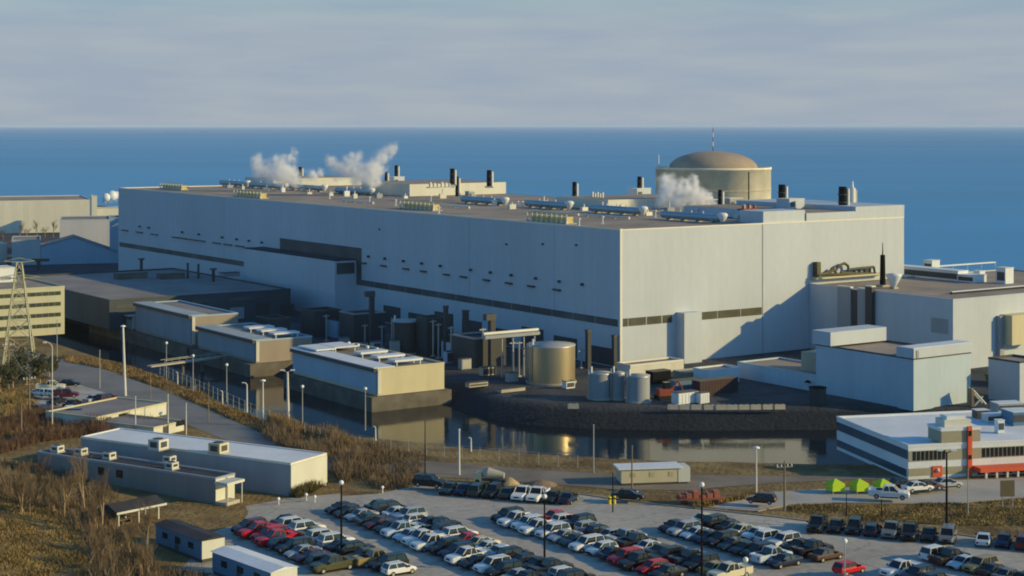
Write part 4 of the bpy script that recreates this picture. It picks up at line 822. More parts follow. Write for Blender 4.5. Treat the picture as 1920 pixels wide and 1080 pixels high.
# cement mixer truck and loose plant behind the far row
P=G(925,906); t=thing('mixer_truck','pale drum mixer truck behind the far row of cars','mixer truck',P,R(168)); t.scale=(.68,)*3; q=MB(); q.tube((-2.6,0,1.9),(1.2,0,2.3),.7,1.35,16); q.tube((1.2,0,2.3),(2.4,0,2.35),1.35,.9,16); q.build('drum',M_CONC,t); MB().box(2.6,4.3,-1.15,1.15,.6,2.5).build('cab',M_TAN,t); MB().box(-3.6,4.3,-.9,.9,.55,.95).build('chassis',M_DGREY,t); MB().box(4.28,4.36,-1,1,1.6,2.5).build('windscreen',M_WIN,t)
for k in range(6): MB().tube((-2.8+(k%3)*2.9+(.6 if k%3==2 else 0),-1.2+(k//3)*2.1,.5),(-2.8+(k%3)*2.9+(.6 if k%3==2 else 0),-.9+(k//3)*2.1,.5),.5,.5,12).build('wheel',M_TYRE,t)
P=G(955,907); t=thing('sand_heap','heap of pale tan sand beside the mixer truck','sand heap',P,0); t.scale=(.7,)*3; MB().lathe([(2.4,0),(1.5,.7),(.7,1.25),(.02,1.5)],16).build('heap',mat('tan_sand',(.42,.31,.16),.95,.3,.8,.5,3),t)
P=G(1015,909); t=thing('soil_heap','low brown soil heap behind the far row, right of the sand','soil heap',P,0); MB().lathe([(2.6,0),(1.7,.4),(.8,.65),(.02,.75)],16).build('heap',mat('brown_soil',(.24,.17,.11),.95,.3,.8,.5,3),t)
P=G(812,905); t=thing('spoil_heap','pale gravel heap at the left end of the far row','gravel heap',P,0); MB().lathe([(1.7,0),(1.0,.7),(.02,1.3)],14).build('heap',M_CONC,t)
# roadside sign board
P=G(1889,951); t=thing('sign_board','brown board on two posts in the grass by the forecourt road','sign board',P,R(8)); MB().box(-1.1,1.1,-.08,.08,1.6,4.0).build('board',mat('brown_board',(.13,.11,.06),.8,.15),t)
for s in (-.8,.8): MB().tube((s,0,-.2),(s,0,1.7),.08,.08,6).build('post',M_STEEL,t)
# straw bales / hedge along the forecourt
q=MB(); 
for k in range(700):
    px=random.uniform(1300,1432); py=952-(px-1300)*.19+random.uniform(-2.5,2.5); p=G(px,py); h=random.uniform(.3,.9); a=random.uniform(0,6.28); w=.12
    q.add([p+Vector((math.cos(a)*w,math.sin(a)*w,0)),p-Vector((math.cos(a)*w,math.sin(a)*w,0)),p+Vector((random.uniform(-.3,.3),random.uniform(-.3,.3),h))],[(0,1,2)])
tag(q.build('grass_strip',mat('golden_grass',(.30,.20,.06),.95,.3,.5),None,'stuff'),'golden tall grass strip along the forecourt edge','grass')
# ------------------------------------------------------------------ poles and lamps
def pole(px,yb_,yt,style,lab,r=.11,m=None,cat='lamp post',group=None,lean=0,tw=0.0):
    P=G(px,yb_); h=zat(P,yt); m=m or M_POLE
    t=thing('lamp_post' if cat=='lamp post' else ('utility_pole' if cat=='utility pole' else 'camera_pole'),lab,cat,P,R(tw),group)
    MB().tube((0,0,-.2),(lean,0,h),r*1.25,r*.8,8).build('pole',m,t)
    if style=='globe': MB().ball((lean,0,h+.22),.33,8).build('lamp_head',M_LAMP,t)
    elif style=='disc': MB().lathe([(.05,.3),(.55,.12),(.55,-.05),(.05,-.12)],12,(lean,0,h)).build('lamp_head',M_LAMP,t)
    elif style=='twin':
        q=MB(); q.tube((lean,0,h-.1),(lean-.9,0,h+.25),.07,.07,6); q.tube((lean,0,h-.1),(lean+.9,0,h+.25),.07,.07,6); q.build('bracket',m,t)
        for s in (-1,1): MB().box(lean+s*.95-.4,lean+s*.95+.4,-.22,.22,h+.2,h+.42).build('lamp_head',M_LAMP,t)
    elif style=='goose':
        q=MB(); g=min(1,max(.3,h/9)); q.path([(lean,0,h),(lean-.25*g,0,h+.45*g),(lean-.75*g,0,h+.75*g),(lean-1.2*g,0,h+.8*g)],r*.9,6); q.build('gooseneck',m,t); MB().box(lean-1.7*g,lean-1.1*g,-.2*g,.2*g,h+.66*g,h+.95*g).build('lamp_head',M_LAMP,t)
    elif style=='cross':
        q=MB(); q.box(-1.3,1.3,-.08,.08,h-1.0,h-.82); q.box(-1.0,1.0,-.08,.08,h-2.0,h-1.82); q.build('crossarm',M_WOOD,t)
        q=MB(); 
        for x in (-1.15,-.5,.5,1.15): q.tube((x,0,h-.82),(x,0,h-.5),.09,.07,6)
        q.build('insulator',M_LAMP,t)
    elif style=='box':
        MB().box(-.35,.35,-.3,.3,h-.3,h+.3).build('camera_box',M_LAMP,t)
    else: MB().ball((lean,0,h),r*1.3,6).build('finial',m,t)
    return t
g1='white lamp posts along the service road'
pole(235,742,612,'disc','tallest white mast beside the service road at the left',.26,lean=-.5)
pole(541,800,697,'twin','white mast with a twin head standing in the brush by the forebay',.24,lean=-.2)
pole(493,786,714,'disc','white lamp post just left of the twin headed mast',.15,None,'lamp post',g1)
pole(463,772,722,'goose','white gooseneck lamp left of the twin headed mast, larger one',.16,None,'camera pole','gooseneck poles along the bank fence')
for px,yb_,yt,lab in ((333,719,700,'leftmost short white gooseneck pole on the bank fence'),(417,758,735,'short white gooseneck pole in the middle of the bank fence'),(883,846,823,'short white gooseneck pole at the right end of the bank'),(704,825,802,'short white gooseneck pole in the brush below the tan reflection')):
    pole(px,yb_,yt,'goose',lab,.14,None,'camera pole','gooseneck poles along the bank fence')
for px,yb_,yt,lab in ((312,715,645,'dim grey lamp post before the third pump house'),(362,738,669,'grey lamp post by the footbridge end'),(425,752,686,'grey lamp post before the shaded pump house'),(567,792,727,'thin grey lamp post right of the twin headed mast'),(685,805,731,'dark lamp post before the sunlit pump house corner')):
    pole(px,yb_,yt,'globe',lab,.09,M_STEEL,'lamp post','grey lamp posts on the near bank')
for px,yb_,yt,st_,lab,m in ((98,805,650,'goose','tall white gooseneck lamp right of the lattice pylon',M_POLE),(187,728,657,'none','thin grey post on the verge left of the tallest mast',M_STEEL),(107,690,600,'none','thin pale post behind the lattice pylon',M_STEEL),(282,760,700,'none','thin tan post on the verge right of the tallest mast',M_WOOD),(254,812,744,'none','pale post by the small lot, left of three',M_POLE),(315,812,740,'none','pale post by the flat cabins, middle of three',M_POLE),(349,815,757,'none','pale post by the flat cabins, right of three',M_POLE),(391,790,718,'none','tan post beside the service road bend',M_WOOD)):
    pole(px,yb_,yt,st_,lab,.10,m,'lamp post' if st_=='goose' else 'post')
pole(16,728,640,'cross','leaning timber utility pole at the left, behind the brown bank',.16,M_WOOD,'utility pole','utility poles on the left bank',tw=30)
pole(55,780,702,'cross','timber utility pole with crossarm on the brown bank, left',.16,M_WOOD,'utility pole','utility poles on the left bank',tw=40)
pole(40,826,758,'none','plain timber pole without crossarm on the brown bank',.15,M_WOOD,'utility pole')
pole(861,890,806,'none','pale straight pole behind the far row of cars',.15)
pole(1113,886,797,'none','thin grey pole at the far shore road, left of the cream cabin',.10,M_STEEL,'post')
pole(1185,927,837,'none','olive pole in front of the cream cabin',.12,M_WOOD,'post')
pole(1418,930,840,'disc','pale lamp post with a small base box by the forecourt bend',.13)
pole(1471,957,864,'cross','timber utility pole with two crossarms by the forecourt road',.17,M_WOOD,'utility pole',tw=15)
pole(1775,998,848,'twin','tall dark lamp post in front of the white office corner',.15,M_BLACK)
pole(1815,968,880,'none','thin pale pole below the orange-red fin of the office',.08,M_STEEL,'post')
pole(1653,970,938,'none','short dark post in the grass before the dark row of cars',.09,M_BLACK,'post')
pole(1587,968,925,'none','thin dark post in the grass, left of the short one',.07,M_BLACK,'post')
pole(640,1045,908,'globe','dark lamp post standing in the left double row of cars',.13,M_BLACK)
pole(1021,1046,934,'globe','dark lamp post behind the red car at the lot middle',.12,M_BLACK)
pole(1316,1090,912,'globe','tall dark lamp post rising from the right double row of cars',.13,M_BLACK)
pole(1149,960,888,'none','thin dark pole beside the yellow bollards',.08,M_BLACK,'post')
pole(797,905,790,'none','thin dark pole before the tan reflection in the forebay',.08,M_BLACK,'post')
pole(1398,1165,1053,'globe','lamp post with a white globe in the right aisle, near the bottom edge',.07,M_STEEL,'lamp post','globe lamps in the lot aisles')
pole(1584,1135,1018,'globe','lamp post with a white globe left of the dark row at the right',.07,M_STEEL,'lamp post','globe lamps in the lot aisles')
for px,py,lab in ((717,924,'small white hydrant ball at the lot edge under the brush'),(522,946,'white marker post by the corner of the white roofed hall, left'),(590,942,'white marker post by the corner of the white roofed hall, right'),(574,906+32,'short white bollard on the drive before the cream end wall')):
    P=G(px,py); t=thing('marker_post',lab,'marker post',P,0,'white marker posts by the drive'); MB().tube((0,0,0),(0,0,.75),.12,.1,8).build('post',M_POLE,t); MB().ball((0,0,.85),.26,8).build('head',M_LAMP,t)
P=G(1193,938); t=thing('globe_marker','large white globe marker standing beside the black car at the lot edge','marker post',P,0); MB().tube((0,0,0),(0,0,.7),.14,.1,8).build('post',M_POLE,t); MB().ball((0,0,1.0),.42,8).build('head',M_LAMP,t)
# bank fence
fp=[G(x,y) for x,y in [(300,700),(350,722),(417,752),(470,776),(530,800),(600,826),(700,843),(800,853),(900,862),(1010,872),(1120,880)]]
t=thing('bank_fence','low chain link fence of thin posts along the near bank of the forebay','fence',fp[0],0); o0=fp[0]
tot=0; q=MB(); pp=[]
for a,b in zip(fp[:-1],fp[1:]):
    n=max(1,int((b-a).length/3.0))
    for k in range(n): pp.append(a+(b-a)*k/n-o0)
for i,p in enumerate(pp[:95]): MB().tube(p+Vector((0,0,-.3)),p+Vector((0,0,2.2)),.06,.05,5).build('post',M_STEEL,t)
for z in (1.1,2.1):
    for a,b in zip(pp[:-1],pp[1:]): q.tube(a+Vector((0,0,z)),b+Vector((0,0,z)),.03,.03,4,False)
q.build('rail',M_STEEL,t)
# overhead wires between the timber poles
q=MB()
def wire(a,b,s=1.2):
    pts=[a.lerp(b,k/8)-Vector((0,0,s*4*(k/8)*(1-k/8))) for k in range(9)]; q.path(pts,.035,4)
A=G(-60,700); A.z=zat(A,590); B=G(16,728); B.z=zat(B,641); Cc=G(55,780); Cc.z=zat(Cc,704); Dd=G(98,805); Dd.z=zat(Dd,760)
wire(A,B); wire(B,Cc); wire(Cc,Dd)
tag(q.build('overhead_wire',M_STEEL),'thin overhead wire sagging between the timber poles at the left','wire')

# ------------------------------------------------------------------ cars
def car_paint(n,c,rough=.28): return mat('car_paint_'+n,c,.34,.03,.5,coat=.22,fine=.0,spec=.28)
PAINT={'white':(.74,.74,.72),'cream':(.66,.60,.42),'black':(.012,.012,.014),'charcoal':(.022,.023,.025),'navy':(.012,.022,.06),'teal':(.022,.05,.058),'red':(.58,.010,.016),'maroon':(.10,.012,.022),'silver':(.42,.43,.45),'gold':(.32,.24,.09),'olive':(.085,.085,.035),'pale blue':(.48,.58,.66),'grey':(.16,.165,.17),'brown':(.10,.055,.035),'pink':(.62,.52,.47)}
for k,c in PAINT.items(): car_paint(k.replace(' ','_'),c)
# hull sections: x, z low, z high, half width ; cabin: x bottom rear/front, x top rear/front
CT={
'sedan':dict(L=4.75,W=.90,belt=.92,roof=1.44,cab=(-1.55,1.15,-.85,.35),tail=.93,nose=.72),
'hatchback':dict(L=4.2,W=.88,belt=.95,roof=1.50,cab=(-1.95,1.05,-1.6,.3),tail=.97,nose=.75),
'SUV':dict(L=4.8,W=.96,belt=1.08,roof=1.76,cab=(-2.2,1.05,-1.9,.4),tail=1.08,nose=.92),
'minivan':dict(L=5.0,W=.98,belt=1.06,roof=1.80,cab=(-2.35,1.55,-2.1,.75),tail=1.06,nose=.88),
'pickup':dict(L=5.75,W=1.0,belt=1.15,roof=1.88,cab=(-.85,1.35,-.55,.65),tail=1.2,nose=1.02)}
PROTO={}
def car_proto(ty,paint):
    c=CT[ty]; L=c['L']/2; W=c['W']; b=c['belt']; rf=c['roof']; xb0,xb1,xt0,xt1=c['cab']
    r=thing('parked_car','','car',(0,0,-500),0)
    secs=[(-L,.45,c['tail']-.12,W*.88),(-L+.12,.34,c['tail'],W*.96),(-L*.5,.24,b,W),(0,.22,b,W),(xb1,.22,b,W),(L*.72,.25,(b+c['nose'])/2+.04,W*.98),(L-.2,.30,c['nose'],W*.94),(L,.42,c['nose']-.16,W*.82)]
    q=MB(); vs=[]; n=8
    for x,zl,zh,w in secs:
        vs+=[(x,-w*.86,zl),(x,-w,zl+.16),(x,-w,zh-.16),(x,-w*.88,zh),(x,w*.88,zh),(x,w,zh-.16),(x,w,zl+.16),(x,w*.86,zl)]
    fs=[(k*n+i,k*n+(i+1)%n,(k+1)*n+(i+1)%n,(k+1)*n+i) for k in range(len(secs)-1) for i in range(n)]
    fs=[f[::-1] for f in fs]
    fs+=[tuple(range(n)),tuple(range((len(secs)-1)*n,len(secs)*n))[::-1]]
    if ty=='pickup':
        # open bed: drop the deck behind the cab
        q.add(vs,fs)
        q.box(-L+.1,xb0-.1,-W+.02,-W+.12,b-.05,c['tail']+.05); q.box(-L+.1,xb0-.1,W-.12,W-.02,b-.05,c['tail']+.05); q.box(-L+.02,-L+.14,-W+.1,W-.1,b-.1,c['tail']+.05)
    else: q.add(vs,fs)
    # roof skin and pillars
    wt=W*.74; wb=W*.88
    q.add([(xt0-.05,-wt,rf-.05),(xt1+.08,-wt,rf-.05),(xt1+.08,wt,rf-.05),(xt0-.05,wt,rf-.05),(xt0+.15,-wt*.85,rf),(xt1-.1,-wt*.85,rf),(xt1-.1,wt*.85,rf),(xt0+.15,wt*.85,rf)],[(0,1,5,4),(1,2,6,5),(2,3,7,6),(3,0,4,7),(4,5,6,7)])
    for s in (-1,1):
        for xb,xt in ((xb0,xt0),(xb1,xt1),((xb0+xb1)/2-.15,(xt0+xt1)/2-.1)):
            q.tube((xb,s*wb,b-.05),(xt,s*wt,rf-.04),.065,.055,5)
    body=q.build('body',MATS['car_paint_white'],r)
    g=MB(); e=.02
    g.add([(xb0,-wb+e,b-.03),(xb1,-wb+e,b-.03),(xb1,wb-e,b-.03),(xb0,wb-e,b-.03),(xt0,-wt+e,rf-.06),(xt1,-wt+e,rf-.06),(xt1,wt-e,rf-.06),(xt0,wt-e,rf-.06)],[(0,1,5,4),(1,2,6,5),(2,3,7,6),(3,0,4,7)])
    g.build('window',M_WIN,r)
    if ty=='pickup': MB().box(-L+.14,xb0-.12,-W+.12,W-.12,b+.0,b+.012).build('bed',M_BLACK,r)
    wr=.36 if ty in('pickup','SUV') else .32
    for x in (-L*.60,L*.64):
        for s in (-1,1):
            w_=MB().tube((x,s*(W+.012),wr),(x,s*(W-.2),wr),wr,wr,14).build('wheel',M_TYRE,r)
            MB().tube((x,s*(W+.03),wr),(x,s*(W-.0),wr),wr*.58,wr*.58,8).build('rim',M_STEEL,w_)
    g2=MB(); g2.box(L-.06,L+.012,-W*.40,W*.40,c['nose']-.36,c['nose']-.15); g2.box(L-.1,L+.01,-W*.7,W*.7,.34,.46); g2.build('grille',M_BLACK,r)
    g2=MB(); g2.box(-L*.42,L*.46,-W-.012,-W+.05,.2,.36); g2.box(-L*.42,L*.46,W-.05,W+.012,.2,.36); g2.build('sill',M_BLACK,r)
    for s in (-1,1):
        MB().box(xb1-.35,xb1-.12,s*(W-.02)-.11+s*.1,s*(W-.02)+.11+s*.1,b-.02,b+.16).build('mirror',M_BLACK,r)
        MB().box(L-.22,L-.02,s*W*.62-.17,s*W*.62+.17,c['nose']-.30,c['nose']-.13).build('headlight',M_LIGHT,r)
        MB().box(-L-.015,-L+.1,s*W*.68-.14,s*W*.68+.14,c['tail']-.38,c['tail']-.14).build('taillight',M_TAIL,r)
    return r
for ty in CT: PROTO[ty]=car_proto(ty,'white')
USED=set(); NCAR=0
ORD=['first','second','third','fourth','fifth','sixth','seventh','eighth','ninth','tenth','eleventh','twelfth','thirteenth','fourteenth','fifteenth','sixteenth','seventeenth','eighteenth','nineteenth','twentieth','twenty-first','twenty-second','twenty-third','twenty-fourth']
def put_car(P,ang,ty,colr,label,group):
    global NCAR
    pr=PROTO[ty]
    if ty not in USED:
        r=pr; USED.add(ty); r.scale=(1.07,)*3; r.location=P; r.rotation_euler=(0,0,ang); kids=[c for c in r.children]
    else:
        r=dup(pr,P,ang,None,1.07); kids=list(r.children)
    r['label']=label; r['group']=group; r['category']='pickup truck' if ty=='pickup' else 'car'
    r.name='pickup_truck' if ty=='pickup' else 'parked_car'
    for c in r.children:
        if c.name.split('.')[0]=='body':
            c.material_slots[0].link='OBJECT'; c.material_slots[0].material=MATS['car_paint_'+colr.replace(' ','_')]
    NCAR+=1
    return r
rng=random.Random(11)
def slotrow(pts,d,axis,desc,group,gap=2.72,flip=.5,jit=.25,default=('black','white','black','navy','white','black','silver','white','charcoal'),ext=(0,0)):
    Ps=[G(a[0],a[1],.7) for a in pts]; c=sum(Ps,Vector())/len(Ps); c.z=0
    ts=[(p-c).dot(d) for p in Ps]; t0,t1=min(ts)-ext[0]*gap,max(ts)+ext[1]*gap
    n=max(len(pts) if gap>2.6 else 1,int(round((t1-t0)/gap))+1); n=min(n,int((t1-t0)/2.3)+1); st_=(t1-t0)/max(1,n-1)
    slots=[None]*n
    for k in sorted(range(len(pts)),key=lambda k:ts[k]):
        i=min(n-1,max(0,int(round((ts[k]-t0)/st_))))
        for j in (i,i+1,i-1,i+2,i-2):
            if 0<=j<n and slots[j] is None: slots[j]=pts[k]; break
    ang=math.atan2(axis.y,axis.x)
    cars=[]
    for i in range(n):
        s=slots[i]
        if s is None: ty=rng.choice(['SUV','sedan','pickup','SUV','hatchback','sedan']); co=rng.choice(default); nose=0 if rng.random()>flip else 1
        else: ty,co=s[2],s[3]; nose=s[4] if len(s)>4 else (0 if rng.random()>flip else 1)
        cars.append((t0+st_*i,ty,co,nose))
    # order from the left of the picture
    for i,(t,ty,co,nose) in enumerate(cars):
        P=c+d*t+axis*rng.uniform(-jit,jit)
        nb=[cars[j][2]+' '+cars[j][1] for j in (i-1,i+1) if 0<=j<n]
        lab='%s %s, %s from the left in %s'%(co,ty,ORD[i],desc)
        put_car(P,ang+(math.pi if nose==0 else 0)+R(rng.uniform(-1.5,1.5)),ty,co,lab,group)
mU=-U
S,SE,PU,HB,MV='SUV','sedan','pickup','hatchback','minivan'
slotrow([(462,990,S,'maroon'),(480,992,PU,'red'),(498,997,S,'red'),(515,1008,PU,'red'),(543,1023,S,'charcoal'),(573,1030,SE,'silver'),(585,1042,SE,'maroon'),(600,1050,HB,'teal'),(624,1059,PU,'olive')],mU,V,"the left double row's near line",'cars in the left double row',2.8,.2)
slotrow([(547,975,SE,'black'),(565,985,S,'white'),(577,998,SE,'gold'),(630,1018,S,'white'),(670,1022,SE,'teal'),(672,1035,S,'black'),(710,1038,SE,'olive'),(733,1050,S,'charcoal'),(753,1065,PU,'gold'),(690,1076,HB,'white')],mU,V,"the left double row's far line",'cars in the left double row',2.75,.7)
slotrow([(648,951,SE,'black'),(662,962,SE,'charcoal'),(680,973,SE,'teal'),(712,982,SE,'maroon'),(735,997,PU,'pale blue'),(750,1005,SE,'pale blue'),(783,1007,PU,'white'),(812,1016,PU,'white'),(837,1027,S,'charcoal'),(850,1035,S,'navy'),(880,1041,PU,'white'),(933,1062,S,'white',0),(905,1050,SE,'black'),(987,1077,SE,'silver')],mU,V,"the second double row's near line",'cars in the second double row',2.8,.12,ext=(0,1))
slotrow([(697,950,SE,'olive'),(727,950,MV,'charcoal'),(762,967,S,'silver'),(790,978,SE,'charcoal'),(813,983,PU,'black'),(840,997,S,'navy'),(875,995,S,'white'),(885,1008,SE,'red'),(912,1020,SE,'cream'),(945,1032,SE,'pale blue'),(970,1042,S,'black'),(993,1052,SE,'navy'),(1017,1062,SE,'charcoal'),(1062,1074,HB,'white')],mU,V,"the second double row's far line",'cars in the second double row',2.72,.75,ext=(0,1))
slotrow([(942,970,S,'black'),(978,973,PU,'white'),(990,988,S,'white'),(1028,998,S,'white'),(1048,1003,SE,'silver'),(1070,1013,SE,'teal'),(1110,1022,S,'white',0),(1148,1033,SE,'navy'),(1187,1043,S,'red',0),(1226,1063,HB,'red',0)],mU,V,"the third double row's near line",'cars in the third double row',2.8,.15,ext=(0,1))
slotrow([(1045,967,SE,'red'),(1070,983,S,'black'),(1100,988,HB,'silver'),(1133,1000,SE,'silver'),(1165,1001,PU,'silver'),(1175,1015,PU,'black'),(1220,1019,SE,'white'),(1247,1032,SE,'olive'),(1267,1042,S,'black'),(1300,1047,PU,'navy'),(1317,1060,S,'black'),(1345,1061,SE,'gold'),(1368,1074,PU,'cream')],mU,V,"the third double row's far line",'cars in the third double row',2.72,.7)
slotrow([(1260,987,SE,'black'),(1290,998,SE,'pale blue'),(1313,1002,SE,'navy'),(1325,1017,S,'black'),(1347,1013,SE,'teal'),(1373,1020,SE,'charcoal'),(1407,1023,S,'black'),(1425,1034,PU,'pale blue'),(1453,1043,SE,'navy'),(1490,1047,SE,'gold')],mU,V,"the fourth double row's near line",'cars in the fourth double row',2.5,.15)
slotrow([(1287,979,SE,'cream'),(1322,975,S,'black'),(1343,976,SE,'charcoal'),(1365,982,SE,'cream'),(1387,987,SE,'white'),(1407,993,S,'white'),(1448,1003,S,'white'),(1470,1013,SE,'black'),(1507,1016,PU,'black'),(1500,1028,SE,'brown'),(1545,1040,SE,'pink')],mU,V,"the fourth double row's far line",'cars in the fourth double row',2.6,.7)
slotrow([(1693,1068,PU,'white'),(1720,1082,S,'navy')],mU,V,'the short line at the lower right','cars in the lower right row',2.8,.2,ext=(0,2))
slotrow([(1760,1038,S,'white'),(1780,1048,PU,'black'),(1798,1055,SE,'pale blue'),(1838,1060,S,'gold'),(1867,1072,SE,'charcoal'),(1900,1075,SE,'grey')],mU,V,'the far line at the lower right','cars in the lower right row',2.5,.6,ext=(0,1))
put_car(G(1592,1075,.5),math.atan2(V.y,V.x),HB,'red','red hatchback alone at the bottom edge, left of the lower right row','cars in the lower right row')
dT=Vector((math.cos(R(-20.5)),math.sin(R(-20.5)),0)); aT=Vector((-dT.y,dT.x,0))
slotrow([(845,914,SE,'teal'),(862,918,SE,'navy'),(887,918,S,'teal'),(912,920,S,'black'),(935,922,SE,'teal'),(962,925,PU,'white',0),(993,927,PU,'white',0),(1020,931,SE,'charcoal'),(1037,931,SE,'navy'),(1065,933,SE,'cream',0)],dT,aT,'the far row by the mixer truck','cars in the far row',2.5,.3)
slotrow([(1533,983,PU,'black',0),(1568,985,SE,'black',0),(1590,987,S,'charcoal',0),(1612,988,HB,'navy',1),(1635,995,PU,'grey',0),(1670,997,PU,'black',0),(1700,998,SE,'black',0),(1737,1000,MV,'grey',0),(1777,1004,HB,'white',0)],dT,aT,'the dark row before the grass strip','cars in the dark row',2.72,.1)
slotrow([(1843,1013,SE,'pale blue',1),(1865,1013,SE,'navy'),(1887,1014,S,'maroon'),(1917,1014,S,'black')],dT,aT,'the short row at the right edge','cars in the right edge row',2.8,.3,ext=(0,1))
for px,py,ty,co,a,lab in ((805,912,S,'black',-20,'black SUV alone at the left end of the far row'),(1178,936,SE,'black',-12,'black sedan parked along the lot edge beside the white globe marker'),(1428,943,HB,'brown',160,'brown hatchback driving on the forecourt road'),
 (1667,934,PU,'white',-14,'low white pickup on the forecourt road beside the lime canopies'),(1720,921,SE,'white',20,'white sedan on the forecourt left of the orange-red door panel'),(1738,918,SE,'brown',20,'brown sedan on the forecourt, before the orange-red door panel'),(1774,914,SE,'silver',15,'silver sedan on the forecourt right of the orange-red door panel'),(1688,915,SE,'charcoal',20,'charcoal sedan on the forecourt at the office corner'),
 (75,742,HB,'white',150,'white hatchback at the left end of the small lot'),(90,743,HB,'white',150,'second white hatchback at the left end of the small lot'),(124,745,S,'maroon',10,'maroon SUV in the middle of the small lot'),(95,731,PU,'cream',5,'cream pickup at the back of the small lot'),(107,758,SE,'charcoal',70,'charcoal sedan at the front of the small lot'),(137,763,SE,'black',70,'black sedan at the front of the small lot'),(132,775,SE,'white',10,'white sedan before the black one in the small lot'),(177,754,SE,'silver',60,'silver sedan at the right of the small lot'),(200,754,S,'maroon',60,'maroon SUV at the right of the small lot'),(229,759,SE,'charcoal',60,'charcoal sedan at the right end of the small lot'),(147,784,S,'charcoal',5,'charcoal SUV at the nearest corner of the small lot'),(128,724,SE,'black',10,'black sedan at the far back of the small lot')):
    put_car(G(px,py,.5),R(a),ty,co,lab,'cars in the small lot' if px<300 else 'cars around the lot edge')
sheet('small_lot',[G(x,y) for x,y in [(60,730),(150,722),(250,752),(238,775),(150,800),(110,790),(60,752)]],.006,M_PAVE)

# ------------------------------------------------------------------ bare trees, brush, shrubs
def tree_mesh(seed,h,spread,dense):
    r=random.Random(seed); tr=MB(); tw=MB()
    def grow(p,d,l,rad,lev):
        e=p+d*l; (tr if lev<2 else tw).tube(p,e,rad,rad*.65,5 if lev<2 else 3,False)
        if lev>=4: return
        n=(3 if lev==0 else 3) if dense else 2
        for k in range(n+ (2 if lev==1 else 1)):
            f=r.uniform(.35,1.0); a=r.uniform(0,6.28); t=r.uniform(.25,.75)*spread
            nd=(d+Vector((math.cos(a)*t,math.sin(a)*t,r.uniform(-.05,.35)))).normalized()
            grow(p+d*l*f,nd,l*r.uniform(.5,.78),max(.012,rad*.5),lev+1)
    grow(Vector((0,0,-.3)),Vector((r.uniform(-.12,.12),r.uniform(-.12,.12),1)).normalized(),h*.48,h*.014+.03,0)
    return tr,tw
TREES=[]
for s,(h,sp,de) in enumerate(((8.5,.75,True),(7.0,.9,True),(9.5,.6,True),(5.5,1.1,True),(6.5,.7,False))):
    tr,tw=tree_mesh(40+s,h,sp,de)
    t=thing('bare_tree','','tree',(0,0,-600),0,'bare trees in the left thicket'); tr.build('trunk',M_BARK,t); tw.build('crown',M_BRUSH,t); TREES.append(t)
ut=set()
def put_tree(k,P,lab,s=1.0,group=None):
    a=rng.uniform(0,6.28)
    if k in ut: r=dup(TREES[k],P,a,lab,s)
    else: r=TREES[k]; ut.add(k); r.location=P; r.rotation_euler=(0,0,a); r['label']=lab; r.scale=(s,)*3
    if group: r['group']=group
for px,py,k,s,lab in ((160,975,0,1.25,'tallest bare tree with pale branches in the left thicket'),(190,1000,2,1.05,'bare tree with a curved pale trunk left of the picnic shelter'),(70,965,1,1.2,'bare tree at the left before the dark wing'),(40,985,2,1.1,'bare tree with upright limbs near the left frame edge'),(120,985,4,1.3,'thin open bare tree in the middle of the left thicket'),(275,1050,1,1.0,'bare tree beside the blue site trailer'),(410,872,3,.85,'small bare tree growing in front of the white roofed hall'),(455,860,3,.7,'small rusty bare tree beyond the white roof')):
    put_tree(k,G(px,py),lab,s)
n=0
for i in range(120):
    px=rng.uniform(-20,330); py=rng.uniform(930,1120)
    if px>205 and py<1035: continue
    if px<165 and py>985: continue
    if px>290 and py<1090: continue
    put_tree(rng.choice([0,1,3,4]),G(px,py),'bare brown sapling, one of many alike in the thicket at the lower left',rng.uniform(.45,.8),'bare saplings in the lower left thicket'); n+=1
def brush(name,poly,n,h0,h1,m,lab,cat,w=.05,blades=4):
    q=MB(); xs_=[p[0] for p in poly]; ys_=[p[1] for p in poly]; c=0; tries=0
    def inp(x,y):
        r=False; j=len(poly)-1
        for i in range(len(poly)):
            if (poly[i][1]>y)!=(poly[j][1]>y) and x<(poly[j][0]-poly[i][0])*(y-poly[i][1])/(poly[j][1]-poly[i][1])+poly[i][0]: r=not r
            j=i
        return r
    while c<n and tries<n*8:
        tries+=1; x=random.uniform(min(xs_),max(xs_)); y=random.uniform(min(ys_),max(ys_))
        if not inp(x,y): continue
        cl=mnoise.noise((x*.02,y*.05,3)); tp=min(1,max(.35,(815-x)/130)) if 640<x<800 and name=='brush' else 1
        if cl< -.18 and random.random()<.75: continue
        p=G(x,y); p.z=float(height(np.array([p.x]),np.array([p.y]))[0])-.1; c+=1; H_=random.uniform(h0,h1)*(1+cl)*tp
        for k in range(blades):
            a=random.uniform(0,6.28); t=random.uniform(.05,.5); b0=p+Vector((random.uniform(-.5,.5),random.uniform(-.5,.5),0)); tip=b0+Vector((math.cos(a)*t*H_,math.sin(a)*t*H_,H_*random.uniform(.6,1)))
            s=Vector((-math.sin(a)*w,math.cos(a)*w,0)); q.add([b0-s,b0+s,tip+s*.3,tip-s*.3],[(0,1,2,3)])
    o=q.build(name,m,None,'stuff'); tag(o,lab,cat); return o
brush('brush',[(480,800),(560,815),(640,830),(700,840),(790,850),(800,905),(740,920),(640,905),(615,880),(560,850),(500,826)],2500,.8,2.4,M_BRUSH,'brown leafless brush along the near bank between hall and forebay','brush',.05,5)
brush('brush',[(500,782),(600,815),(700,835),(700,846),(600,835),(520,808)],1300,.9,2.2,mat('tan_reeds',(.24,.165,.075),.95,.35,.2),'tan reeds and brush at the water edge','brush',.05,5)
brush('brush',[(0,800),(100,770),(180,790),(290,800),(260,818),(150,820),(60,835),(0,860)],2600,1.0,2.4,mat('red_brown_twigs',(.15,.09,.055),.95,.35,.2),'red brown scrub behind the dark wing','brush',.05,5)
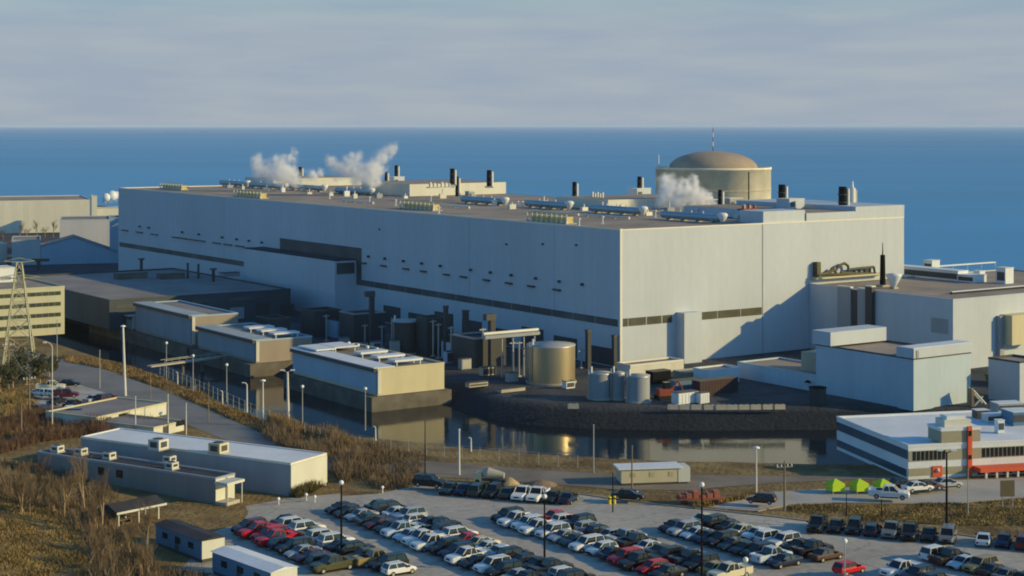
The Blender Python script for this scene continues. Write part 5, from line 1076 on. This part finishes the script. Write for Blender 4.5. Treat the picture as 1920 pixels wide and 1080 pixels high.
brush('brush',[(-40,870),(110,890),(230,945),(215,1000),(300,1070),(380,1085),(330,1180),(190,1180),(170,1040),(120,985),(-40,950)],2600,.6,2.0,M_BRUSH,'leafless brush filling the lower left thicket','brush',.045,5)
brush('dry_grass',[(-60,930),(60,955),(150,1000),(185,1180),(-60,1180)],9000,.15,.5,M_STRAW,'dry golden grass on the lower left slope','grass',.07,4)
brush('dry_grass',[(110,668),(200,676),(300,706),(400,748),(500,795),(480,806),(400,768),(300,726),(200,692),(130,680)],5200,.25,.8,mat('straw_verge',(.24,.165,.07),.95,.35,.2),'dry straw coloured verge between road and forebay','grass',.09,4)
brush('dry_grass',[(0,700),(60,740),(110,790),(60,830),(0,850)],2500,.3,1.0,M_STRAW,'dry brown grass on the bank below the utility poles','grass',.08,4)
brush('dry_grass',[(1480,948),(1700,946),(1800,944),(1930,934),(1930,985),(1800,985),(1620,975),(1480,958)],6000,.12,.4,M_STRAW,'short dry grass strip between the dark row and the forecourt','grass',.09,4)
# leafy dark trees at the pylon foot and behind the fence
def leafy(P,h,w,lab,m=None,n=900):
    t=thing('leafy_tree',lab,'tree',P,0,'dark trees at the pylon foot'); tr=MB(); tr.tube((0,0,-.3),(0,0,h*.6),.22,.1,6)
    for k in range(6):
        a=k*1.05; tr.tube((0,0,h*(.2+.06*k)),(math.cos(a)*w*.6,math.sin(a)*w*.6,h*(.45+.07*k)),.09,.04,5)
    tr.build('trunk',M_BARK,t); q=MB(); cl=[(Vector((rng.uniform(-w,w)*.7,rng.uniform(-w,w)*.7,h*rng.uniform(.25,.9))),rng.uniform(.25,.5)*w) for _ in range(14)]
    for k in range(n):
        c,r=rng.choice(cl); d=Vector((rng.gauss(0,1),rng.gauss(0,1),rng.gauss(0,1))).normalized()*r*rng.uniform(.5,1.05); p=c+d
        a=Vector((rng.gauss(0,1),rng.gauss(0,1),rng.gauss(0,1))).normalized()*.22; b=a.orthogonal().normalized()*.16
        q.add([p-a,p-b,p+a,p+b],[(0,1,2,3)])
    q.build('crown',m or M_LEAF,t)
for px,py,h,w,lab in ((50,722,8,3.6,'tallest dark leafy tree at the foot of the pylon'),(75,718,6,3.2,'dark leafy tree right of the pylon foot'),(24,726,7,3.2,'dark leafy tree left of the pylon foot'),(92,706,5,2.4,'pale green small tree just behind the right pylon leg'),(0,735,6,3,'dark leafy tree at the very left frame edge')):
    leafy(G(px,py),h,w,lab,n=1100)
for px,py,k in ((6,450,0),(36,450,1),(50,448,0),(70,446,1),(85,446,0),(100,445,1)):
    P=G(px,py); leafy_l=['brown bare hedge tree before the far cream warehouse, one of a row'][0]
    put_tree(1 if k else 3,P,leafy_l,1.2,'hedge trees before the far warehouse')
P=G(598,925); 
brush('hedge',[(545,930),(600,906),(612,900),(612,906),(560,934)],420,.5,1.6,mat('olive_hedge',(.10,.085,.03),.95,.3,.4),'low olive hedge under the sunlit end of the white roofed hall','hedge',.06,6)

# ------------------------------------------------------------------ steam
def steam(name,lab,puffs,depth,dens):
    pts=[(Vector(((x-CX)*depth/F,depth+dy,H-(y-HZ)*depth/F)),r*depth/F) for x,y,r,dy in puffs]
    lo=Vector([min(p[i]-r*1.9 for p,r in pts) for i in range(3)]); hi=Vector([max(p[i]+r*1.9 for p,r in pts) for i in range(3)])
    c=(lo+hi)/2
    m=bpy.data.materials.new(name+'_vapour'); m.use_nodes=True; nt=m.node_tree; N=nt.nodes; L=nt.links; N.remove(N['Principled BSDF']); out=N['Material Output']
    pv=N.new('ShaderNodeVolumePrincipled'); pv.inputs['Color'].default_value=(.985,.985,.99,1); pv.inputs['Anisotropy'].default_value=0; L.new(pv.outputs[0],out.inputs['Volume'])
    tc=N.new('ShaderNodeTexCoord')
    nz=N.new('ShaderNodeTexNoise'); nz.inputs['Scale'].default_value=.24; nz.inputs['Detail'].default_value=5; nz.inputs['Roughness'].default_value=.6; L.new(tc.outputs['Object'],nz.inputs['Vector'])
    sb=N.new('ShaderNodeVectorMath'); sb.operation='SUBTRACT'; sb.inputs[1].default_value=(.5,.5,.5); L.new(nz.outputs['Color'],sb.inputs[0])
    sc=N.new('ShaderNodeVectorMath'); sc.operation='SCALE'; sc.inputs['Scale'].default_value=8.5; L.new(sb.outputs[0],sc.inputs[0])
    ad=N.new('ShaderNodeVectorMath'); ad.operation='ADD'; L.new(tc.outputs['Object'],ad.inputs[0]); L.new(sc.outputs[0],ad.inputs[1])
    acc=None
    for p,r in pts:
        d=N.new('ShaderNodeVectorMath'); d.operation='DISTANCE'; d.inputs[1].default_value=p-c; L.new(ad.outputs[0],d.inputs[0])
        mr=N.new('ShaderNodeMapRange'); mr.interpolation_type='SMOOTHSTEP'; mr.inputs[1].default_value=r*1.45; mr.inputs[2].default_value=r*.4; mr.inputs[3].default_value=0; mr.inputs[4].default_value=1; L.new(d.outputs['Value'],mr.inputs[0])
        if acc is None: acc=mr
        else:
            a=N.new('ShaderNodeMath'); a.operation='MAXIMUM'; L.new(acc.outputs[0],a.inputs[0]); L.new(mr.outputs[0],a.inputs[1]); acc=a
    n2=N.new('ShaderNodeTexNoise'); n2.inputs['Scale'].default_value=.55; n2.inputs['Detail'].default_value=4; L.new(tc.outputs['Object'],n2.inputs['Vector'])
    m2=N.new('ShaderNodeMapRange'); m2.inputs[1].default_value=.36; m2.inputs[2].default_value=.62; L.new(n2.outputs['Fac'],m2.inputs[0])
    mu=N.new('ShaderNodeMath'); mu.operation='MULTIPLY'; pw_=N.new('ShaderNodeMath'); pw_.operation='POWER'; pw_.inputs[1].default_value=1.7; L.new(acc.outputs[0],pw_.inputs[0]); L.new(pw_.outputs[0],mu.inputs[0]); L.new(m2.outputs[0],mu.inputs[1])
    m3=N.new('ShaderNodeMath'); m3.operation='MULTIPLY'; m3.inputs[1].default_value=dens; L.new(mu.outputs[0],m3.inputs[0]); L.new(m3.outputs[0],pv.inputs['Density'])
    q=MB(); q.box(*[v for i in range(3) for v in (lo[i]-c[i],hi[i]-c[i])]); o=q.build('steam_plume',m); o.location=c
    return tag(o,lab,'steam','steam plumes over the hall roof')
steam('steam_a','leftmost white steam plume drifting left of a slim black stack',[(492,318,20,0),(522,305,17,0),(535,325,24,0),(553,335,16,0),(510,332,18,2),(550,284,7,0),(546,296,10,0),(484,304,14,0),(585,330,13,0),(600,325,8,2)],625,.9)
steam('steam_b','middle white steam plume rising to the right over the roof',[(640,318,20,0),(665,300,16,0),(672,325,24,0),(700,318,22,0),(712,300,16,0),(728,285,13,0),(700,340,16,0),(695,352,8,0),(738,275,10,0),(722,292,14,0),(625,306,14,0),(655,312,20,0)],588,.9)
steam('steam_c','right steam plume, greyish white, before the domed building',[(1248,338,15,0),(1255,358,22,0),(1285,357,22,0),(1310,370,22,0),(1235,382,16,0),(1270,380,20,0),(1328,386,13,0),(1302,342,12,3),(1216,389,11,0),(1200,394,8,0)],492,1.6)

# ------------------------------------------------------------------ the air over the lake
hm_=bpy.data.materials.new('hazy_air'); hm_.use_nodes=True; nt=hm_.node_tree; nt.nodes.remove(nt.nodes['Principled BSDF'])
pv=nt.nodes.new('ShaderNodeVolumePrincipled'); pv.inputs['Color'].default_value=(.80,.88,.97,1); pv.inputs['Density'].default_value=HAZE; nt.links.new(pv.outputs[0],nt.nodes['Material Output'].inputs['Volume'])
q=MB(); q.box(-95000,95000,-500,95000,-14,72); q.build('haze',hm_,None,'stuff')
# ------------------------------------------------------------------ sky, sun, camera
EL,AZ=R(18.5),R(-11)                       # sun low at the right of the picture
sd=Vector((math.cos(EL)*math.cos(AZ),math.cos(EL)*math.sin(AZ),math.sin(EL)))
lamp=bpy.data.lights.new('sun','SUN'); lamp.energy=4.1; lamp.angle=R(.6); lamp.color=(1,.74,.30)
so_=bpy.data.objects.new('sun',lamp); COL.objects.link(so_); so_.rotation_euler=sd.to_track_quat('Z','Y').to_euler(); so_.location=(0,0,300)
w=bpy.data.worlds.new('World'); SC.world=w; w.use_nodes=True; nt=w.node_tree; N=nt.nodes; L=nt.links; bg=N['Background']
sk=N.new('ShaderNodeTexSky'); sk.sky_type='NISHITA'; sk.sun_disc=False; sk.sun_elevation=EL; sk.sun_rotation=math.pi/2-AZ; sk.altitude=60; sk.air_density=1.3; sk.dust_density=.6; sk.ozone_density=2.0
tc=N.new('ShaderNodeTexCoord'); sx=N.new('ShaderNodeSeparateXYZ'); L.new(tc.outputs['Generated'],sx.inputs[0])
mp=N.new('ShaderNodeMapping'); mp.inputs['Scale'].default_value=(6,6,48); L.new(tc.outputs['Generated'],mp.inputs[0])
cn=N.new('ShaderNodeTexNoise'); cn.inputs['Scale'].default_value=1.7; cn.inputs['Detail'].default_value=6; cn.inputs['Roughness'].default_value=.55; L.new(mp.outputs[0],cn.inputs['Vector'])
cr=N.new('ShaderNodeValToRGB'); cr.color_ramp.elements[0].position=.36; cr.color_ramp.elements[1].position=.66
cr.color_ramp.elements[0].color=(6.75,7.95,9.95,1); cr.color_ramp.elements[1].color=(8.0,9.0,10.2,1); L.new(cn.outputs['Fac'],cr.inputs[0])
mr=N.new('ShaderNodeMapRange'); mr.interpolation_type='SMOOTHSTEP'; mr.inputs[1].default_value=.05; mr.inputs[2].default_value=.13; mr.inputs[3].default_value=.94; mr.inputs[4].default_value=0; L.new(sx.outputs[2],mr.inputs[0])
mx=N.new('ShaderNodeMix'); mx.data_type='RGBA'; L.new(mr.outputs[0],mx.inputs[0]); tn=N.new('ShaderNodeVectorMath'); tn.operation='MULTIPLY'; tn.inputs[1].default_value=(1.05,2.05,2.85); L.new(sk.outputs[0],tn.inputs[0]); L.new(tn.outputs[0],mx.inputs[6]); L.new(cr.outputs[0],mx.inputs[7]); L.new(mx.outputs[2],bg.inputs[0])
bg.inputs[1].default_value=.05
cam=bpy.data.cameras.new('camera'); co=bpy.data.objects.new('camera',cam); COL.objects.link(co); SC.camera=co
co.location=(0,0,H); co.rotation_euler=(math.pi/2,0,0); cam.sensor_width=36; cam.lens=36*F/1920; cam.shift_y=-(540-HZ)/1920; cam.clip_start=1; cam.clip_end=400000
SC.view_settings.view_transform='Standard'; SC.view_settings.look='None'; SC.view_settings.exposure=0; SC.view_settings.gamma=1
SC.cycles.filter_width=1.9; SC.cycles.max_bounces=12; SC.cycles.volume_bounces=10; SC.cycles.volume_max_steps=96; SC.cycles.use_denoising=True
print('CARS',NCAR)
